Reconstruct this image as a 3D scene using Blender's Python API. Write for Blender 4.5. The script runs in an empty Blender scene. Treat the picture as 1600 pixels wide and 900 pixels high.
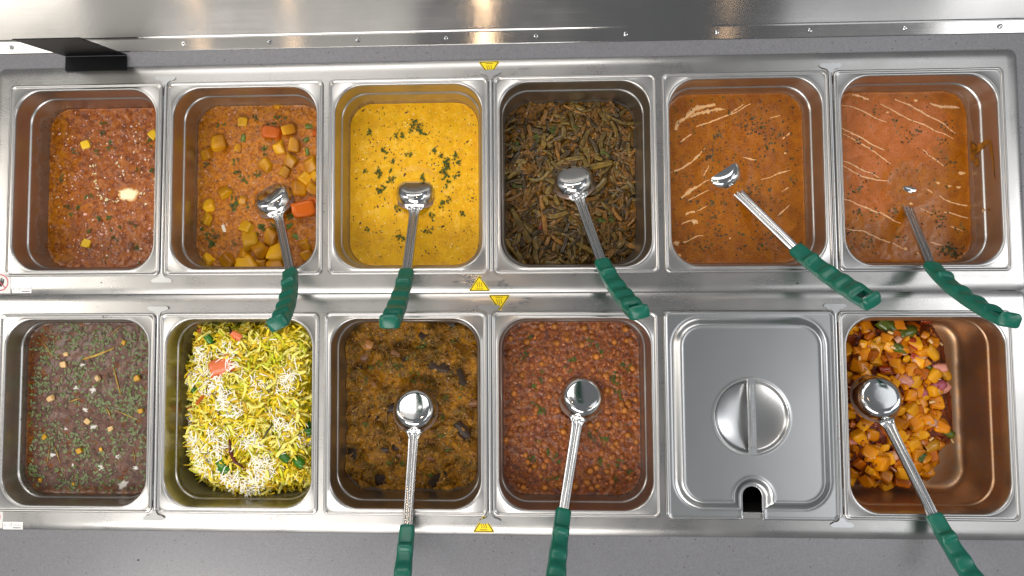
import bpy, bmesh, math, random
import numpy as np
from mathutils import Vector, Matrix, Euler, noise as mnoise

# ------------------------------------------------------------------ camera, world, lamps, exposure
S = 0.001                                   # everything below is written in millimetres
sc = bpy.context.scene
COL = sc.collection
rnd = random.Random(11)

cam_d = bpy.data.cameras.new("camera")
cam_d.sensor_width = 36.0
cam_d.lens = 24.3
cam_d.shift_x, cam_d.shift_y = 0.04017, -0.02299     # the photograph is an off-centre crop
cam_d.clip_start, cam_d.clip_end = 0.01, 50
cam = bpy.data.objects.new("camera", cam_d)
cam.location = (0.01697, -0.01281, 1.12033)
cam.rotation_euler = (0.052514, 0.045540, -0.004110)
COL.objects.link(cam)
sc.camera = cam

world = bpy.data.worlds.new("World")
sc.world = world
world.use_nodes = True
bg = world.node_tree.nodes["Background"]
bg.inputs[0].default_value = (0.92, 0.96, 1.0, 1)
bg.inputs[1].default_value = 0.22


def area(name, loc, size, power, color, target=None, spread=180):
    d = bpy.data.lights.new(name, 'AREA')
    d.shape = 'RECTANGLE'
    d.size, d.size_y = size
    d.energy = power
    d.color = color
    d.spread = math.radians(spread)
    o = bpy.data.objects.new(name, d)
    o.location = loc
    if target is not None:
        o.rotation_euler = (Vector(target) - Vector(loc)).to_track_quat('-Z', 'Y').to_euler()
    COL.objects.link(o)
    return o


def bulb(name, loc, power, color, radius):
    d = bpy.data.lights.new(name, 'POINT')
    d.energy = power
    d.color = color
    d.shadow_soft_size = radius
    o = bpy.data.objects.new(name, d)
    o.location = loc
    COL.objects.link(o)


area("ceiling_panel", (-1.25, -0.55, 2.2), (1.7, 1.5), 5.0, (1.0, 0.96, 0.87))
area("ceiling_panel", (-1.25, 1.35, 2.2), (1.7, 1.0), 4.5, (1.0, 0.97, 0.91))
area("ceiling_panel", (1.9, 1.0, 2.2), (1.0, 0.9), 3.5, (0.95, 0.98, 1.0))
area("ceiling_panel", (1.9, -0.9, 2.2), (1.0, 1.0), 5, (0.95, 0.98, 1.0))
area("added_fill_light", (-0.7, -1.95, 2.1), (2.6, 0.9), 64, (1.0, 0.97, 0.93), (-0.1, -0.1, 0.0))  # this and the next three: added soft fills, no known source, brighten the food
area("added_fill_light", (-0.5, 2.0, 2.1), (2.6, 0.8), 28, (1.0, 0.97, 0.93), (-0.1, 0.1, 0.0))
area("added_fill_light", (-3.0, 0.1, 1.9), (0.9, 2.2), 36, (1.0, 0.95, 0.86), (-0.3, 0.0, 0.0))
area("added_fill_light", (3.0, 0.0, 2.0), (0.9, 2.0), 26, (0.97, 0.98, 1.0), (0.4, 0.0, 0.0))
for hx_, hp in ((-0.88, 0.22), (-0.60, 0.25), (-0.03, 1.3), (0.67, 0.16)):
    bulb("heat_lamp_bulb", (hx_, 0.24, 0.92), hp, (1.0, 0.66, 0.38), 0.02)

sc.view_settings.view_transform = 'Standard'
sc.view_settings.look = 'None'
sc.view_settings.exposure = 0.0
sc.view_settings.gamma = 1.0
sc.render.engine = 'CYCLES'
sc.cycles.use_denoising = True
sc.cycles.max_bounces = 8
sc.cycles.sample_clamp_indirect = 4.0


# ------------------------------------------------------------------ helpers
def lin(h):
    h = h.lstrip('#')
    out = []
    for i in (0, 2, 4):
        c = int(h[i:i + 2], 16) / 255.0
        out.append(c / 12.92 if c <= 0.04045 else ((c + 0.055) / 1.055) ** 2.4)
    return (out[0], out[1], out[2], 1.0)


def tag(o, label=None, cat=None, group=None, kind=None):
    if label: o["label"] = label
    if cat: o["category"] = cat
    if group: o["group"] = group
    if kind: o["kind"] = kind
    return o


def empty(name, loc, **kw):
    o = bpy.data.objects.new(name, None)
    o.empty_display_size = 0.02
    o.location = [c * S for c in loc]
    COL.objects.link(o)
    return tag(o, **kw)


class MB:
    """collects vertices (mm) and faces, then becomes ONE mesh"""
    def __init__(self):
        self.v, self.f, self.m = [], [], []

    def add(self, vs, fs, mi=0):
        b = len(self.v)
        self.v += [tuple(p) for p in vs]
        self.f += [tuple(b + i for i in f) for f in fs]
        self.m += [mi] * len(fs)
        return self

    def box(self, x0, x1, y0, y1, z0, z1, mi=0):
        vs = [(x, y, z) for z in (z0, z1) for y in (y0, y1) for x in (x0, x1)]
        return self.add(vs, [(0, 2, 3, 1), (4, 5, 7, 6), (0, 1, 5, 4), (2, 6, 7, 3), (0, 4, 6, 2), (1, 3, 7, 5)], mi)

    def prism(self, poly, z0, z1, mi=0):
        n = len(poly)
        vs = [(x, y, z0) for x, y in poly] + [(x, y, z1) for x, y in poly]
        fs = [tuple(range(n - 1, -1, -1)), tuple(range(n, 2 * n))]
        fs += [(i, (i + 1) % n, n + (i + 1) % n, n + i) for i in range(n)]
        return self.add(vs, fs, mi)

    def loops(self, loops, close_last=False, mi=0):
        n = len(loops[0])
        vs = [p for l in loops for p in l]
        fs = []
        for k in range(len(loops) - 1):
            a, b = k * n, (k + 1) * n
            fs += [(a + i, a + (i + 1) % n, b + (i + 1) % n, b + i) for i in range(n)]
        if close_last:
            a = (len(loops) - 1) * n
            fs.append(tuple(a + i for i in range(n)))
        return self.add(vs, fs, mi)

    def tube(self, pts, radii, n=6, squash=1.0, mi=0):
        pts = [Vector(p) for p in pts]
        rings = []
        for i, p in enumerate(pts):
            t = (pts[min(i + 1, len(pts) - 1)] - pts[max(i - 1, 0)]).normalized()
            up = Vector((0, 0, 1)) if abs(t.z) < 0.9 else Vector((0, 1, 0))
            a = t.cross(up).normalized()
            b = a.cross(t).normalized()
            r = radii[i] if hasattr(radii, '__len__') else radii
            rings.append([p + (a * math.cos(2 * math.pi * k / n) + b * math.sin(2 * math.pi * k / n) * squash) * r for k in range(n)])
        vs = [q for r in rings for q in r]
        fs = []
        for k in range(len(rings) - 1):
            fs += [(k * n + i, k * n + (i + 1) % n, (k + 1) * n + (i + 1) % n, (k + 1) * n + i) for i in range(n)]
        fs += [tuple(range(n - 1, -1, -1)), tuple(range((len(rings) - 1) * n, len(rings) * n))]
        return self.add(vs, fs, mi)

    def mesh(self, name, mats, smooth=False):
        me = bpy.data.meshes.new(name)
        me.from_pydata([(x * S, y * S, z * S) for x, y, z in self.v], [], self.f)
        for m in (mats if isinstance(mats, (list, tuple)) else [mats]):
            me.materials.append(m)
        me.polygons.foreach_set("material_index", self.m)
        me.polygons.foreach_set("use_smooth", [smooth] * len(self.f))
        me.validate()
        me.update()
        return me

    def build(self, name, mats, parent=None, loc=(0, 0, 0), smooth=False, fix=True):
        me = self.mesh(name, mats, smooth)
        if fix:
            bm = bmesh.new(); bm.from_mesh(me)
            bmesh.ops.recalc_face_normals(bm, faces=bm.faces)
            bm.to_mesh(me); bm.free()
        return link(name, me, parent, loc)


def link(name, me, parent=None, loc=(0, 0, 0), rot=None, scale=None):
    o = bpy.data.objects.new(name, me)
    o.location = [c * S for c in loc]
    if rot is not None: o.rotation_euler = rot
    if scale is not None: o.scale = scale
    COL.objects.link(o)
    if parent is not None: o.parent = parent
    return o


def add_uv(me, k=1.0):
    """flat uv along x / y of the object so that brushed steel has its grain along x"""
    uv = me.uv_layers.new(name="UVMap")
    co = np.empty(len(me.vertices) * 3); me.vertices.foreach_get("co", co); co = co.reshape(-1, 3)
    li = np.empty(len(me.loops), dtype=np.int32); me.loops.foreach_get("vertex_index", li)
    d = np.stack([(co[li, 1] + 0.37 * co[li, 2]) * k, co[li, 0] * k], 1)
    uv.data.foreach_set("uv", d.ravel())


def rrect(hx, hy, r, z, n=8, cx=0.0, cy=0.0):
    r = max(min(r, hx, hy), 0.01)
    out = []
    for sx, sy, a0 in ((1, 1, 0), (-1, 1, 90), (-1, -1, 180), (1, -1, 270)):
        for k in range(n + 1):
            a = math.radians(a0 + 90.0 * k / n)
            out.append((cx + sx * (hx - r) + r * math.cos(a), cy + sy * (hy - r) + r * math.sin(a), z))
    return out


# ---- noise on arrays
def _hash(seed):
    rs = np.random.RandomState(seed)
    a = rs.rand(128, 128) * 2 * math.pi
    return np.cos(a), np.sin(a)


_HC = {}


def perlin(x, y, seed=0):
    if seed not in _HC: _HC[seed] = _hash(seed)
    gx, gy = _HC[seed]
    x = np.asarray(x, float); y = np.asarray(y, float)
    xi, yi = np.floor(x).astype(int), np.floor(y).astype(int)
    xf, yf = x - xi, y - yi
    u = xf * xf * xf * (xf * (xf * 6 - 15) + 10)
    v = yf * yf * yf * (yf * (yf * 6 - 15) + 10)

    def g(i, j, fx, fy):
        a, b = (xi + i) % 128, (yi + j) % 128
        return gx[a, b] * fx + gy[a, b] * fy
    n00, n10 = g(0, 0, xf, yf), g(1, 0, xf - 1, yf)
    n01, n11 = g(0, 1, xf, yf - 1), g(1, 1, xf - 1, yf - 1)
    return ((n00 * (1 - u) + n10 * u) * (1 - v) + (n01 * (1 - u) + n11 * u) * v) * 1.5


def fbm(x, y, seed=0, octv=4, gain=0.5):
    s, a = 0.0, 1.0
    for k in range(octv):
        s = s + a * perlin(np.asarray(x) * 2 ** k + 17.3 * k, np.asarray(y) * 2 ** k - 9.1 * k, seed + k)
        a *= gain
    return s


def sstep(a, b, x):
    t = np.clip((np.asarray(x, float) - a) / (b - a), 0, 1)
    return t * t * (3 - 2 * t)


def inpoly(x, y, poly):
    c = False
    j = len(poly) - 1
    for i in range(len(poly)):
        xi, yi = poly[i]; xj, yj = poly[j]
        if (yi > y) != (yj > y) and x < (xj - xi) * (y - yi) / (yj - yi) + xi:
            c = not c
        j = i
    return c


def polydist(x, y, poly):
    """signed distance to a polygon, positive inside (arrays)"""
    x = np.asarray(x, float); y = np.asarray(y, float)
    d = np.full(x.shape, 1e9)
    ins = np.zeros(x.shape, bool)
    n = len(poly)
    for i in range(n):
        x0, y0 = poly[i]; x1, y1 = poly[(i + 1) % n]
        ex, ey = x1 - x0, y1 - y0
        t = np.clip(((x - x0) * ex + (y - y0) * ey) / (ex * ex + ey * ey + 1e-9), 0, 1)
        d = np.minimum(d, np.hypot(x - x0 - t * ex, y - y0 - t * ey))
        cond = ((y0 > y) != (y1 > y))
        with np.errstate(divide='ignore', invalid='ignore'):
            xx = (x1 - x0) * (y - y0) / (y1 - y0 + 1e-12) + x0
        ins ^= cond & (x < xx)
    return np.where(ins, d, -d)


# ---- materials
class NT:
    def __init__(self, name):
        self.mat = bpy.data.materials.new(name)
        self.mat.use_nodes = True
        self.t = self.mat.node_tree
        self.b = self.t.nodes["Principled BSDF"]
        self._co = None

    def n(self, kind, **kw):
        nd = self.t.nodes.new(kind)
        for k, v in kw.items():
            if k in nd.inputs.keys(): nd.inputs[k].default_value = v
            else: setattr(nd, k, v)
        return nd

    def l(self, a, b):
        self.t.links.new(a, b)

    def co(self, scale=None):
        if self._co is None:
            self._co = self.n('ShaderNodeTexCoord').outputs['Object']
        if scale is None: return self._co
        m = self.n('ShaderNodeMapping')
        m.inputs['Scale'].default_value = scale
        self.l(self._co, m.inputs['Vector'])
        return m.outputs['Vector']

    def noise(self, scale, detail=3.0, rough=0.55, vec=None, dist=0.0):
        nd = self.n('ShaderNodeTexNoise')
        nd.inputs['Scale'].default_value = scale
        nd.inputs['Detail'].default_value = detail
        nd.inputs['Roughness'].default_value = rough
        nd.inputs['Distortion'].default_value = dist
        self.l(vec if vec is not None else self.co(), nd.inputs['Vector'])
        return nd.outputs['Fac']

    def ramp(self, fac, stops):
        r = self.n('ShaderNodeValToRGB')
        e = r.color_ramp.elements
        while len(e) < len(stops): e.new(0.5)
        for el, (p, c) in zip(e, stops):
            el.position = p; el.color = c
        self.l(fac, r.inputs['Fac'])
        return r.outputs['Color']

    def mix(self, fac, a, b):
        m = self.n('ShaderNodeMix', data_type='RGBA')
        for sock, v in ((m.inputs[0], fac), (m.inputs[6], a), (m.inputs[7], b)):
            if hasattr(v, 'is_output'): self.l(v, sock)
            else: sock.default_value = v
        return m.outputs[2]

    def math(self, op, a, b=0.0, clamp=False):
        m = self.n('ShaderNodeMath', operation=op)
        m.use_clamp = clamp
        for i, v in ((0, a), (1, b)):
            if hasattr(v, 'is_output'): self.l(v, m.inputs[i])
            else: m.inputs[i].default_value = v
        return m.outputs[0]

    def bump(self, h, strength, dist=0.001):
        b = self.n('ShaderNodeBump')
        b.inputs['Strength'].default_value = strength
        b.inputs['Distance'].default_value = dist
        self.l(h, b.inputs['Height'])
        self.l(b.outputs['Normal'], self.b.inputs['Normal'])
        self.l(b.outputs['Normal'], self.b.inputs['Coat Normal'])

    def set(self, sock, v):
        s = self.b.inputs[sock]
        if hasattr(v, 'is_output'): self.l(v, s)
        else: s.default_value = v
        return self


def plain(name, c, rough=0.4, var=0.12, scale=150, bump=0.0, spec=0.5, c2=None, lo=0.3, hi_=0.62):
    """one-colour food or paint with a natural variation between objects and across the piece"""
    m = NT(name)
    c = lin(c) if isinstance(c, str) else c
    c2 = (lin(c2) if isinstance(c2, str) else c2) or tuple(v * (1 - 2.2 * var) for v in c[:3]) + (1,)
    hi = tuple(min(1, v * (1 + var)) for v in c[:3]) + (1,)
    col = m.ramp(m.noise(scale, 3), [(lo, c2), (hi_, hi)])
    oi = m.n('ShaderNodeObjectInfo').outputs['Random']
    hs = m.n('ShaderNodeHueSaturation')
    m.l(col, hs.inputs['Color'])
    m.l(m.math('ADD', m.math('MULTIPLY', oi, 0.36), 0.80), hs.inputs['Value'])
    m.set('Base Color', hs.outputs['Color']).set('Roughness', rough).set('Specular IOR Level', spec)
    if bump: m.bump(m.noise(scale * 2.5, 3), bump, 0.0008)
    return m.mat


def steel(name, base=0.58, rough=0.28, grain=True, warm=0.0, aniso=0.0, stain=None, zf=None, band=20.0, side=None, spots=0.0, patchy=0.04, film=0.75, low=-7.0):
    """stainless steel; stain = colour of food dried on the wall from zf (mm) up to zf+band"""
    m = NT(name)
    c = (base * (1 + warm), base, base * (1 - warm), 1)
    big = m.noise(9, 3)
    col = m.mix(m.math('MULTIPLY', big, 0.5), c, tuple(v * 0.88 for v in c[:3]) + (1,))
    rr = m.math('ADD', m.math('MULTIPLY', m.math('SUBTRACT', m.noise(14, 4), 0.5), patchy * 4), rough)
    m.set('Metallic', 1.0)
    if grain:
        g = m.noise(1.0, 2, vec=m.co((6, 900, 300)))
        rr = m.math('ADD', rr, m.math('MULTIPLY', m.math('SUBTRACT', g, 0.5), 0.10))
        m.bump(g, 0.06, 0.0002)
    if aniso:
        m.set('Anisotropic', aniso)
        tg = m.n('ShaderNodeTangent', direction_type='UV_MAP')
        m.l(tg.outputs[0], m.b.inputs['Tangent'])
    if spots:
        sp = m.n('ShaderNodeTexVoronoi'); sp.inputs['Scale'].default_value = 60
        m.l(m.co(), sp.inputs['Vector'])
        mk = m.math('LESS_THAN', sp.outputs['Distance'], spots)
        rr = m.math('ADD', rr, m.math('MULTIPLY', mk, 0.12))
    if stain is not None:
        xyz = m.n('ShaderNodeSeparateXYZ'); m.l(m.co(), xyz.inputs[0])
        z = m.math('MULTIPLY', xyz.outputs[2], 1000.0)
        v = m.math('DIVIDE', m.math('SUBTRACT', zf + band, z), band)
        v = m.math('ADD', v, m.math('MULTIPLY', m.math('SUBTRACT', m.noise(38, 5, 0.65), 0.5), 2.2))
        if side is not None:                      # dried on one wall only: along x or y
            ax, c0, c1 = side
            q = m.n('ShaderNodeMapRange'); q.inputs['From Min'].default_value = c0; q.inputs['From Max'].default_value = c1
            m.l(m.math('MULTIPLY', xyz.outputs[ax], 1000.0), q.inputs['Value'])
            v = m.math('SUBTRACT', v, m.math('MULTIPLY', m.math('SUBTRACT', 1.0, q.outputs[0]), 3.0))
        mk = m.math('MULTIPLY', v, 3.0, clamp=True)
        mk = m.math('MULTIPLY', mk, m.math('MULTIPLY', m.math('SUBTRACT', low, z), 0.15, clamp=True))
        fine = m.noise(75, 5, 0.62)
        mk = m.math('MULTIPLY', mk, m.math('ADD', 0.45, m.math('MULTIPLY', fine, 0.6)), clamp=True)
        st = lin(stain)
        col = m.mix(mk, col, m.mix(fine, tuple(q_ * 0.6 for q_ in st[:3]) + (1,), st))
        m.set('Metallic', m.math('SUBTRACT', 1.0, m.math('MULTIPLY', mk, film)))
        rr = m.math('ADD', rr, m.math('MULTIPLY', mk, 0.08))
    m.set('Base Color', col).set('Roughness', rr)
    return m.mat


def sauce_mat(name, A, B, scale=60, fine=420, rough=0.3, bump=0.25, finebump=1.0, grain=0.5, spec=0.5, coat=0.0, dots=None):
    """A, B: three colours each (dark, mid, light); the float attribute 'm' on the surface goes from A to B"""
    m = NT(name)
    at = m.n('ShaderNodeAttribute', attribute_name='m').outputs['Fac']
    n1 = m.noise(scale, 5, 0.6, dist=0.6)
    n2 = m.noise(fine, 4, 0.6)
    f = m.math('ADD', m.math('MULTIPLY', n1, 1 - grain), m.math('MULTIPLY', n2, grain))
    ca = m.ramp(f, [(0.41, lin(A[0])), (0.5, lin(A[1])), (0.59, lin(A[2]))])
    cb = m.ramp(f, [(0.41, lin(B[0])), (0.5, lin(B[1])), (0.59, lin(B[2]))])
    soft = m.math('ADD', at, m.math('MULTIPLY', m.math('SUBTRACT', n1, 0.5), 0.9), clamp=True)
    col = m.mix(soft, ca, cb)
    if dots:
        vo = m.n('ShaderNodeTexVoronoi'); vo.inputs['Scale'].default_value = dots[1]
        m.l(m.co(), vo.inputs['Vector'])
        mk = m.math('MULTIPLY', m.math('LESS_THAN', vo.outputs['Distance'], dots[2]), m.math('GREATER_THAN', m.noise(90, 2), dots[3]))
        col = m.mix(mk, col, lin(dots[0]))
    hs = m.n('ShaderNodeHueSaturation'); hs.inputs['Saturation'].default_value = 1.24; hs.inputs['Value'].default_value = 0.9
    m.l(col, hs.inputs['Color'])
    m.set('Base Color', hs.outputs['Color']).set('Specular IOR Level', spec * 0.7)
    m.set('Roughness', m.math('ADD', m.math('MULTIPLY', n2, 0.2), rough))
    if coat: m.set('Coat Weight', coat * 0.55).set('Coat Roughness', 0.1)
    h = m.math('ADD', m.math('MULTIPLY', n1, 0.35), m.math('ADD', m.math('MULTIPLY', n2, finebump), m.math('MULTIPLY', m.noise(fine * 2.3, 2), 0.5)))
    m.bump(h, bump, 0.0015)
    return m.mat


STEEL_FRAME = steel('brushed_frame_steel', 0.485, 0.3, aniso=0.5, warm=0.03, patchy=0.06)
STEEL_PANEL = steel('backsplash_steel', 0.42, 0.18, aniso=0.9, warm=0.03, patchy=0.03)
STEEL_BAR = steel('divider_steel', 0.62, 0.3, grain=False)
STEEL_LID = steel('lid_steel', 0.5, 0.3, grain=False, patchy=0.006)
STEEL_LADLE = steel('polished_ladle_steel', 0.6, 0.1, grain=False, patchy=0.02, stain='#7a4a1c', zf=1.0, band=6.0, film=0.9, low=60.0)
STEEL_SHAFT = steel('ladle_shaft_steel', 0.6, 0.26, grain=False, patchy=0.02)
SCREW_STEEL = steel('screw_steel', 0.62, 0.18, grain=False)


def mk_plastic():
    m = NT('green_grip_plastic')
    n = m.noise(45, 3)
    m.set('Base Color', m.mix(m.math('MULTIPLY', m.math('GREATER_THAN', m.noise(210, 4, 0.7), 0.63), 0.35), m.ramp(n, [(0.3, (0.001, 0.1, 0.063, 1)), (0.7, (0.0016, 0.132, 0.086, 1))]), (0.03, 0.2, 0.14, 1)))
    m.set('Roughness', m.math('ADD', 0.2, m.math('MULTIPLY', m.noise(60, 5, 0.7), 0.3)))
    m.bump(m.noise(700, 2), 0.05, 0.0004)
    return m.mat


GREEN = mk_plastic()


def mk_counter():
    m = NT('speckled_grey_quartz')
    n = m.noise(900, 2)
    v = m.n('ShaderNodeTexVoronoi'); v.inputs['Scale'].default_value = 520
    m.l(m.co(), v.inputs['Vector'])
    w = m.n('ShaderNodeTexVoronoi'); w.inputs['Scale'].default_value = 170
    m.l(m.co(), w.inputs['Vector'])
    sep = m.n('ShaderNodeSeparateColor'); m.l(v.outputs['Color'], sep.inputs[0])
    sep2 = m.n('ShaderNodeSeparateColor'); m.l(w.outputs['Color'], sep2.inputs[0])
    col = m.ramp(sep.outputs[0], [(0.0, lin('#6e6e72')), (0.3, lin('#737377')), (0.75, lin('#78787c')), (1.0, lin('#7d7d80'))])
    big = m.math('LESS_THAN', w.outputs['Distance'], 0.22)
    big = m.math('MULTIPLY', big, m.math('GREATER_THAN', sep2.outputs[0], 0.93))
    col = m.mix(big, col, lin('#4a4748'))
    col = m.mix(m.math('MULTIPLY', m.noise(6, 3), 0.4), col, lin('#706f71'))
    m.set('Base Color', col).set('Roughness', m.math('ADD', 0.2, m.math('MULTIPLY', n, 0.12)))
    return m.mat


QUARTZ = mk_counter()

# ------------------------------------------------------------------ setting: counter
ROWS = {'U': [(-682.6, 192.9), (-410.0, 192.9), (-136.3, 192.9), (136.3, 192.9), (410.0, 192.9), (682.6, 192.9)],
        'L': [(-687.1, -192.9), (-414.5, -192.9), (-140.8, -192.9), (131.8, -192.9), (405.5, -192.9), (678.1, -192.9)]}
b = MB()
b.box(-1500, 1500, 372, 640, -43, -3)
b.box(-1500, 1500, -700, -372, -43, -3)
b.box(-1500, -822, -372, 372, -43, -3)
b.box(822, 1500, -372, 372, -43, -3)
counter = b.build('counter', QUARTZ)
tag(counter, 'speckled grey quartz counter around the steel food wells', None, None, 'structure')

# ------------------------------------------------------------------ steel frames of the two rows of wells
def frame(name, x0, x1, y0, y1, wells, label):
    root = empty(name, ((x0 + x1) / 2, (y0 + y1) / 2, 0), label=label, cat='food warmer')
    cx, cy = (x0 + x1) / 2, (y0 + y1) / 2
    hx, hy = (x1 - x0) / 2, (y1 - y0) / 2
    m = MB()
    n = 6
    lp = []
    for off, z, r in ((0, -3.0, 13), (0.2, -1.4, 13), (1.2, -0.4, 12.5), (12.5, -0.1, 6), (14.0, -0.02, 4), (15.5, 0, 3)):
        lp.append(rrect(hx - off, hy - off, r, z, n))
    lp.append([(sx * (hx - 18), sy * (hy - 18), 0) for sx, sy in ((1, 1), (-1, 1), (-1, -1), (1, -1)) for _ in range(n + 1)])
    m.loops(lp)
    xs = [-(hx - 18)]
    for a, b_ in wells: xs += [a - cx, b_ - cx]
    xs.append(hx - 18)
    ys = [-(hy - 18), -154.0 + (192.9 if cy > 0 else -192.9) - cy, 154.0 + (192.9 if cy > 0 else -192.9) - cy, hy - 18]
    for i in range(len(xs) - 1):
        for j in range(3):
            if i % 2 == 1 and j == 1: continue
            m.add([(xs[i], ys[j], 0), (xs[i + 1], ys[j], 0), (xs[i + 1], ys[j + 1], 0), (xs[i], ys[j + 1], 0)], [(0, 1, 2, 3)])
    me = m.mesh('frame_sheet', STEEL_FRAME, True)
    add_uv(me)
    link('frame_sheet', me, root)
    # the turned-down edges of the openings
    for i in range(1, len(xs) - 1, 2):
        w = MB()
        w.loops([[(xs[i], ys[1], -0.05), (xs[i + 1], ys[1], -0.05), (xs[i + 1], ys[2], -0.05), (xs[i], ys[2], -0.05)],
                 [(xs[i] - .4, ys[1] - .4, -45), (xs[i + 1] + .4, ys[1] - .4, -45), (xs[i + 1] + .4, ys[2] + .4, -45), (xs[i] - .4, ys[2] + .4, -45)]])
        w.build('well_wall', STEEL_BAR, root)
    return root


def wells_of(row):
    p = ROWS[row]
    return [(p[k][0] - 124.0, p[k + 1][0] + 124.0) for k in (0, 2, 4)]


frame('hot_well_frame', -838, 838, 0.3, 384.5, wells_of('U'), 'brushed steel frame of the back row of pans, touching the backsplash counter strip')
frame('hot_well_frame', -840, 836, -384.5, -0.3, wells_of('L'), 'brushed steel frame of the front row of pans, next to the wide grey counter')

# ------------------------------------------------------------------ backsplash
root = empty('metal_backsplash', (0, 430, 0), label='brushed steel backsplash with a line of small screws along its bottom flange', cat='backsplash')
prof = [(411, -2.8), (411.1, -1.9), (411.8, -1.3), (429.5, 3.6), (431.5, 4.5), (433.0, 5.6), (498.0, 31.8), (499.5, 33.4), (499.8, 35.4), (501.5, 36.4), (570, 36.4), (570, 20)]
m = MB()
xs = np.linspace(-1300, 1300, 27)
vs = [(x, y - 430 + 1.2 * math.sin(x / 170.0) * min(1, max(0, (z - 8) / 30)), z) for x in xs for y, z in prof]
k = len(prof)
fs = [(i * k + j, (i + 1) * k + j, (i + 1) * k + j + 1, i * k + j + 1) for i in range(len(xs) - 1) for j in range(k - 1)]
m.add(vs, fs)
me = m.mesh('splash_panel', STEEL_PANEL, False)
add_uv(me)
link('splash_panel', me, root)
sm = MB()
sp = [(3.9, 0), (3.9, 0.5), (3.4, 1.5), (2.4, 2.2), (1.3, 2.5)]
sm.loops([[(r * math.cos(2 * math.pi * i / 16), r * math.sin(2 * math.pi * i / 16), z) for i in range(16)] for r, z in sp], True)
for sx, sy in ((1.5, .35), (.35, 1.5)):
    sm.box(-sx, sx, -sy, sy, 2.35, 2.6, 1)
DARK = plain('dark_recess', '#15130f', 0.6)
sme = sm.mesh('screw', [SCREW_STEEL, DARK], False)
for i, x in enumerate((-815, -664, -516, -369, -220, -73, 75, 221, 368, 516, 665, 813, -962, 960)):
    link('screw', sme, root, (x, -8.6, 1.6), (math.radians(15.5), 0, rnd.uniform(0, 1.5)))

# ------------------------------------------------------------------ sign holder, black sheet metal
b = MB()
BLACK = plain('black_powder_coat', '#050609', 0.45, bump=0.1, scale=400, spec=0.2)
foot = [(-51, -25.5), (51, -25.5), (53, -23.5), (53, 0), (-53, 0), (-53, -23.5)]
b.prism(foot, 0, 1.6)
up = [(-52, 0.0, 1.7), (53, 0.0, 1.7), (53, -20.5, 130), (-52, -20.5, 130)]
vs = up + [(x, y + 1.6, z + 0.3) for x, y, z in up]
b.add(vs, [(0, 1, 2, 3), (7, 6, 5, 4), (0, 4, 5, 1), (1, 5, 6, 2), (2, 6, 7, 3), (3, 7, 4, 0)])
b.tube([(-52.5, 0.2, 1.5), (53, 0.2, 1.5)], 1.3, 8, 1.0, 1)  # paler grey strip paints the highlight along the fold
sh = b.build('sign_holder', [BLACK, plain('fold_highlight_grey', '#3c3e44', 0.25)], None, (-667, 403.5, 0.15))
tag(sh, 'black bent metal sign holder standing between the backsplash and the back frame', 'sign holder')

# ------------------------------------------------------------------ pans
RIM = [(0.3, 0.4, 8.5), (0, 1.4, 9), (0.4, 2.6, 9), (1.5, 3.5, 8.5), (2.8, 3.6, 8), (3.9, 2.9, 7.5), (4.6, 2.0, 7.5), (5.4, 1.75, 8), (6.3, 1.8, 12), (7.2, 2.0, 38), (8.0, 2.7, 43), (9.0, 3.1, 45), (10.2, 2.6, 45.5), (11.2, 1.0, 46), (11.8, -1.5, 46)]
HX0, HY0 = 132.3, 162.3


def half_dims(z):
    """inner half sizes of a pan at height z (mm)"""
    if z > -32: return 120.4 + (z + 1.5) * 0.05, 150.4 + (z + 1.5) * 0.05
    return 116.0 + (z + 36) * 0.06, 146.0 + (z + 36) * 0.06


def pan_mesh(depth):
    prof = list(RIM)
    for z in (-16, -29.5): 
        prof.append((HX0 - half_dims(z)[0], z, 45.5))
    prof += [(HX0 - 118.7, -31.2, 45), (HX0 - 118.0, -32.2, 45), (HX0 - 116.9, -33.0, 44.5), (HX0 - 116.3, -34.4, 44)]
    zs = [-38, -60, -80] + ([-110, -138] if depth > 120 else [-88])
    for z in zs: prof.append((HX0 - half_dims(z)[0], z, 43))
    e = HX0 - half_dims(-depth)[0]
    for a in (25, 50, 75, 90):
        t = math.radians(a)
        prof.append((e + 12 * (1 - math.cos(t)), -depth + 12 * (1 - math.sin(t)), 38))
    prof.append((e + 40, -depth, 20))
    m = MB()
    m.loops([rrect(HX0 - o, HY0 - o, r, z, 10) for o, z, r in prof], True)
    bm_me = m.mesh('food_pan', STEEL_BAR, True)
    return bm_me


PAN = {}
PAN_INFO = {
    'U1': ('steam pan of red brown curry topped with butter cubes, under the black sign holder', dict(stain='#8a5a20', zf=-74, band=26, side=(0, -85, -112))),
    'U2': ('steam pan of chunky potato and carrot curry', dict(stain='#8a6018', zf=-76, band=9)),
    'U3': ('steam pan of bright yellow curry flecked with herbs', dict(stain='#a07a12', zf=-78, band=15)),
    'U4': ('steam pan of dark stewed okra', dict(stain='#3a2a12', zf=-90, band=10)),
    'U5': ('steam pan of orange curry with cream streaks, right of the okra pan', dict(stain='#9a6a14', zf=-58, band=9)),
    'U6': ('steam pan of pinkish orange curry beside the right end of the back frame', dict(stain='#9a6210', zf=-62, band=11)),
    'L1': ('steam pan of mauve brown lentils covered with green herbs', dict(stain='#5a4520', zf=-48, band=8)),
    'L2': ('steam pan of yellow shredded cabbage with white coconut', dict(stain='#8f8418', zf=-62, band=20)),
    'L3': ('steam pan of coarse brown vegetable mash', dict(stain='#4a3418', zf=-80, band=6)),
    'L4': ('steam pan of brown chickpea stew', dict(stain='#5a3a14', zf=-62, band=8)),
    'L5': ('steam pan hidden under the closed steel lid', None),
    'L6': ('steam pan with a small heap of orange cubes pushed to its left side', dict(stain='#bd8648', zf=-80, band=130, film=0.12)),
}
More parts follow.
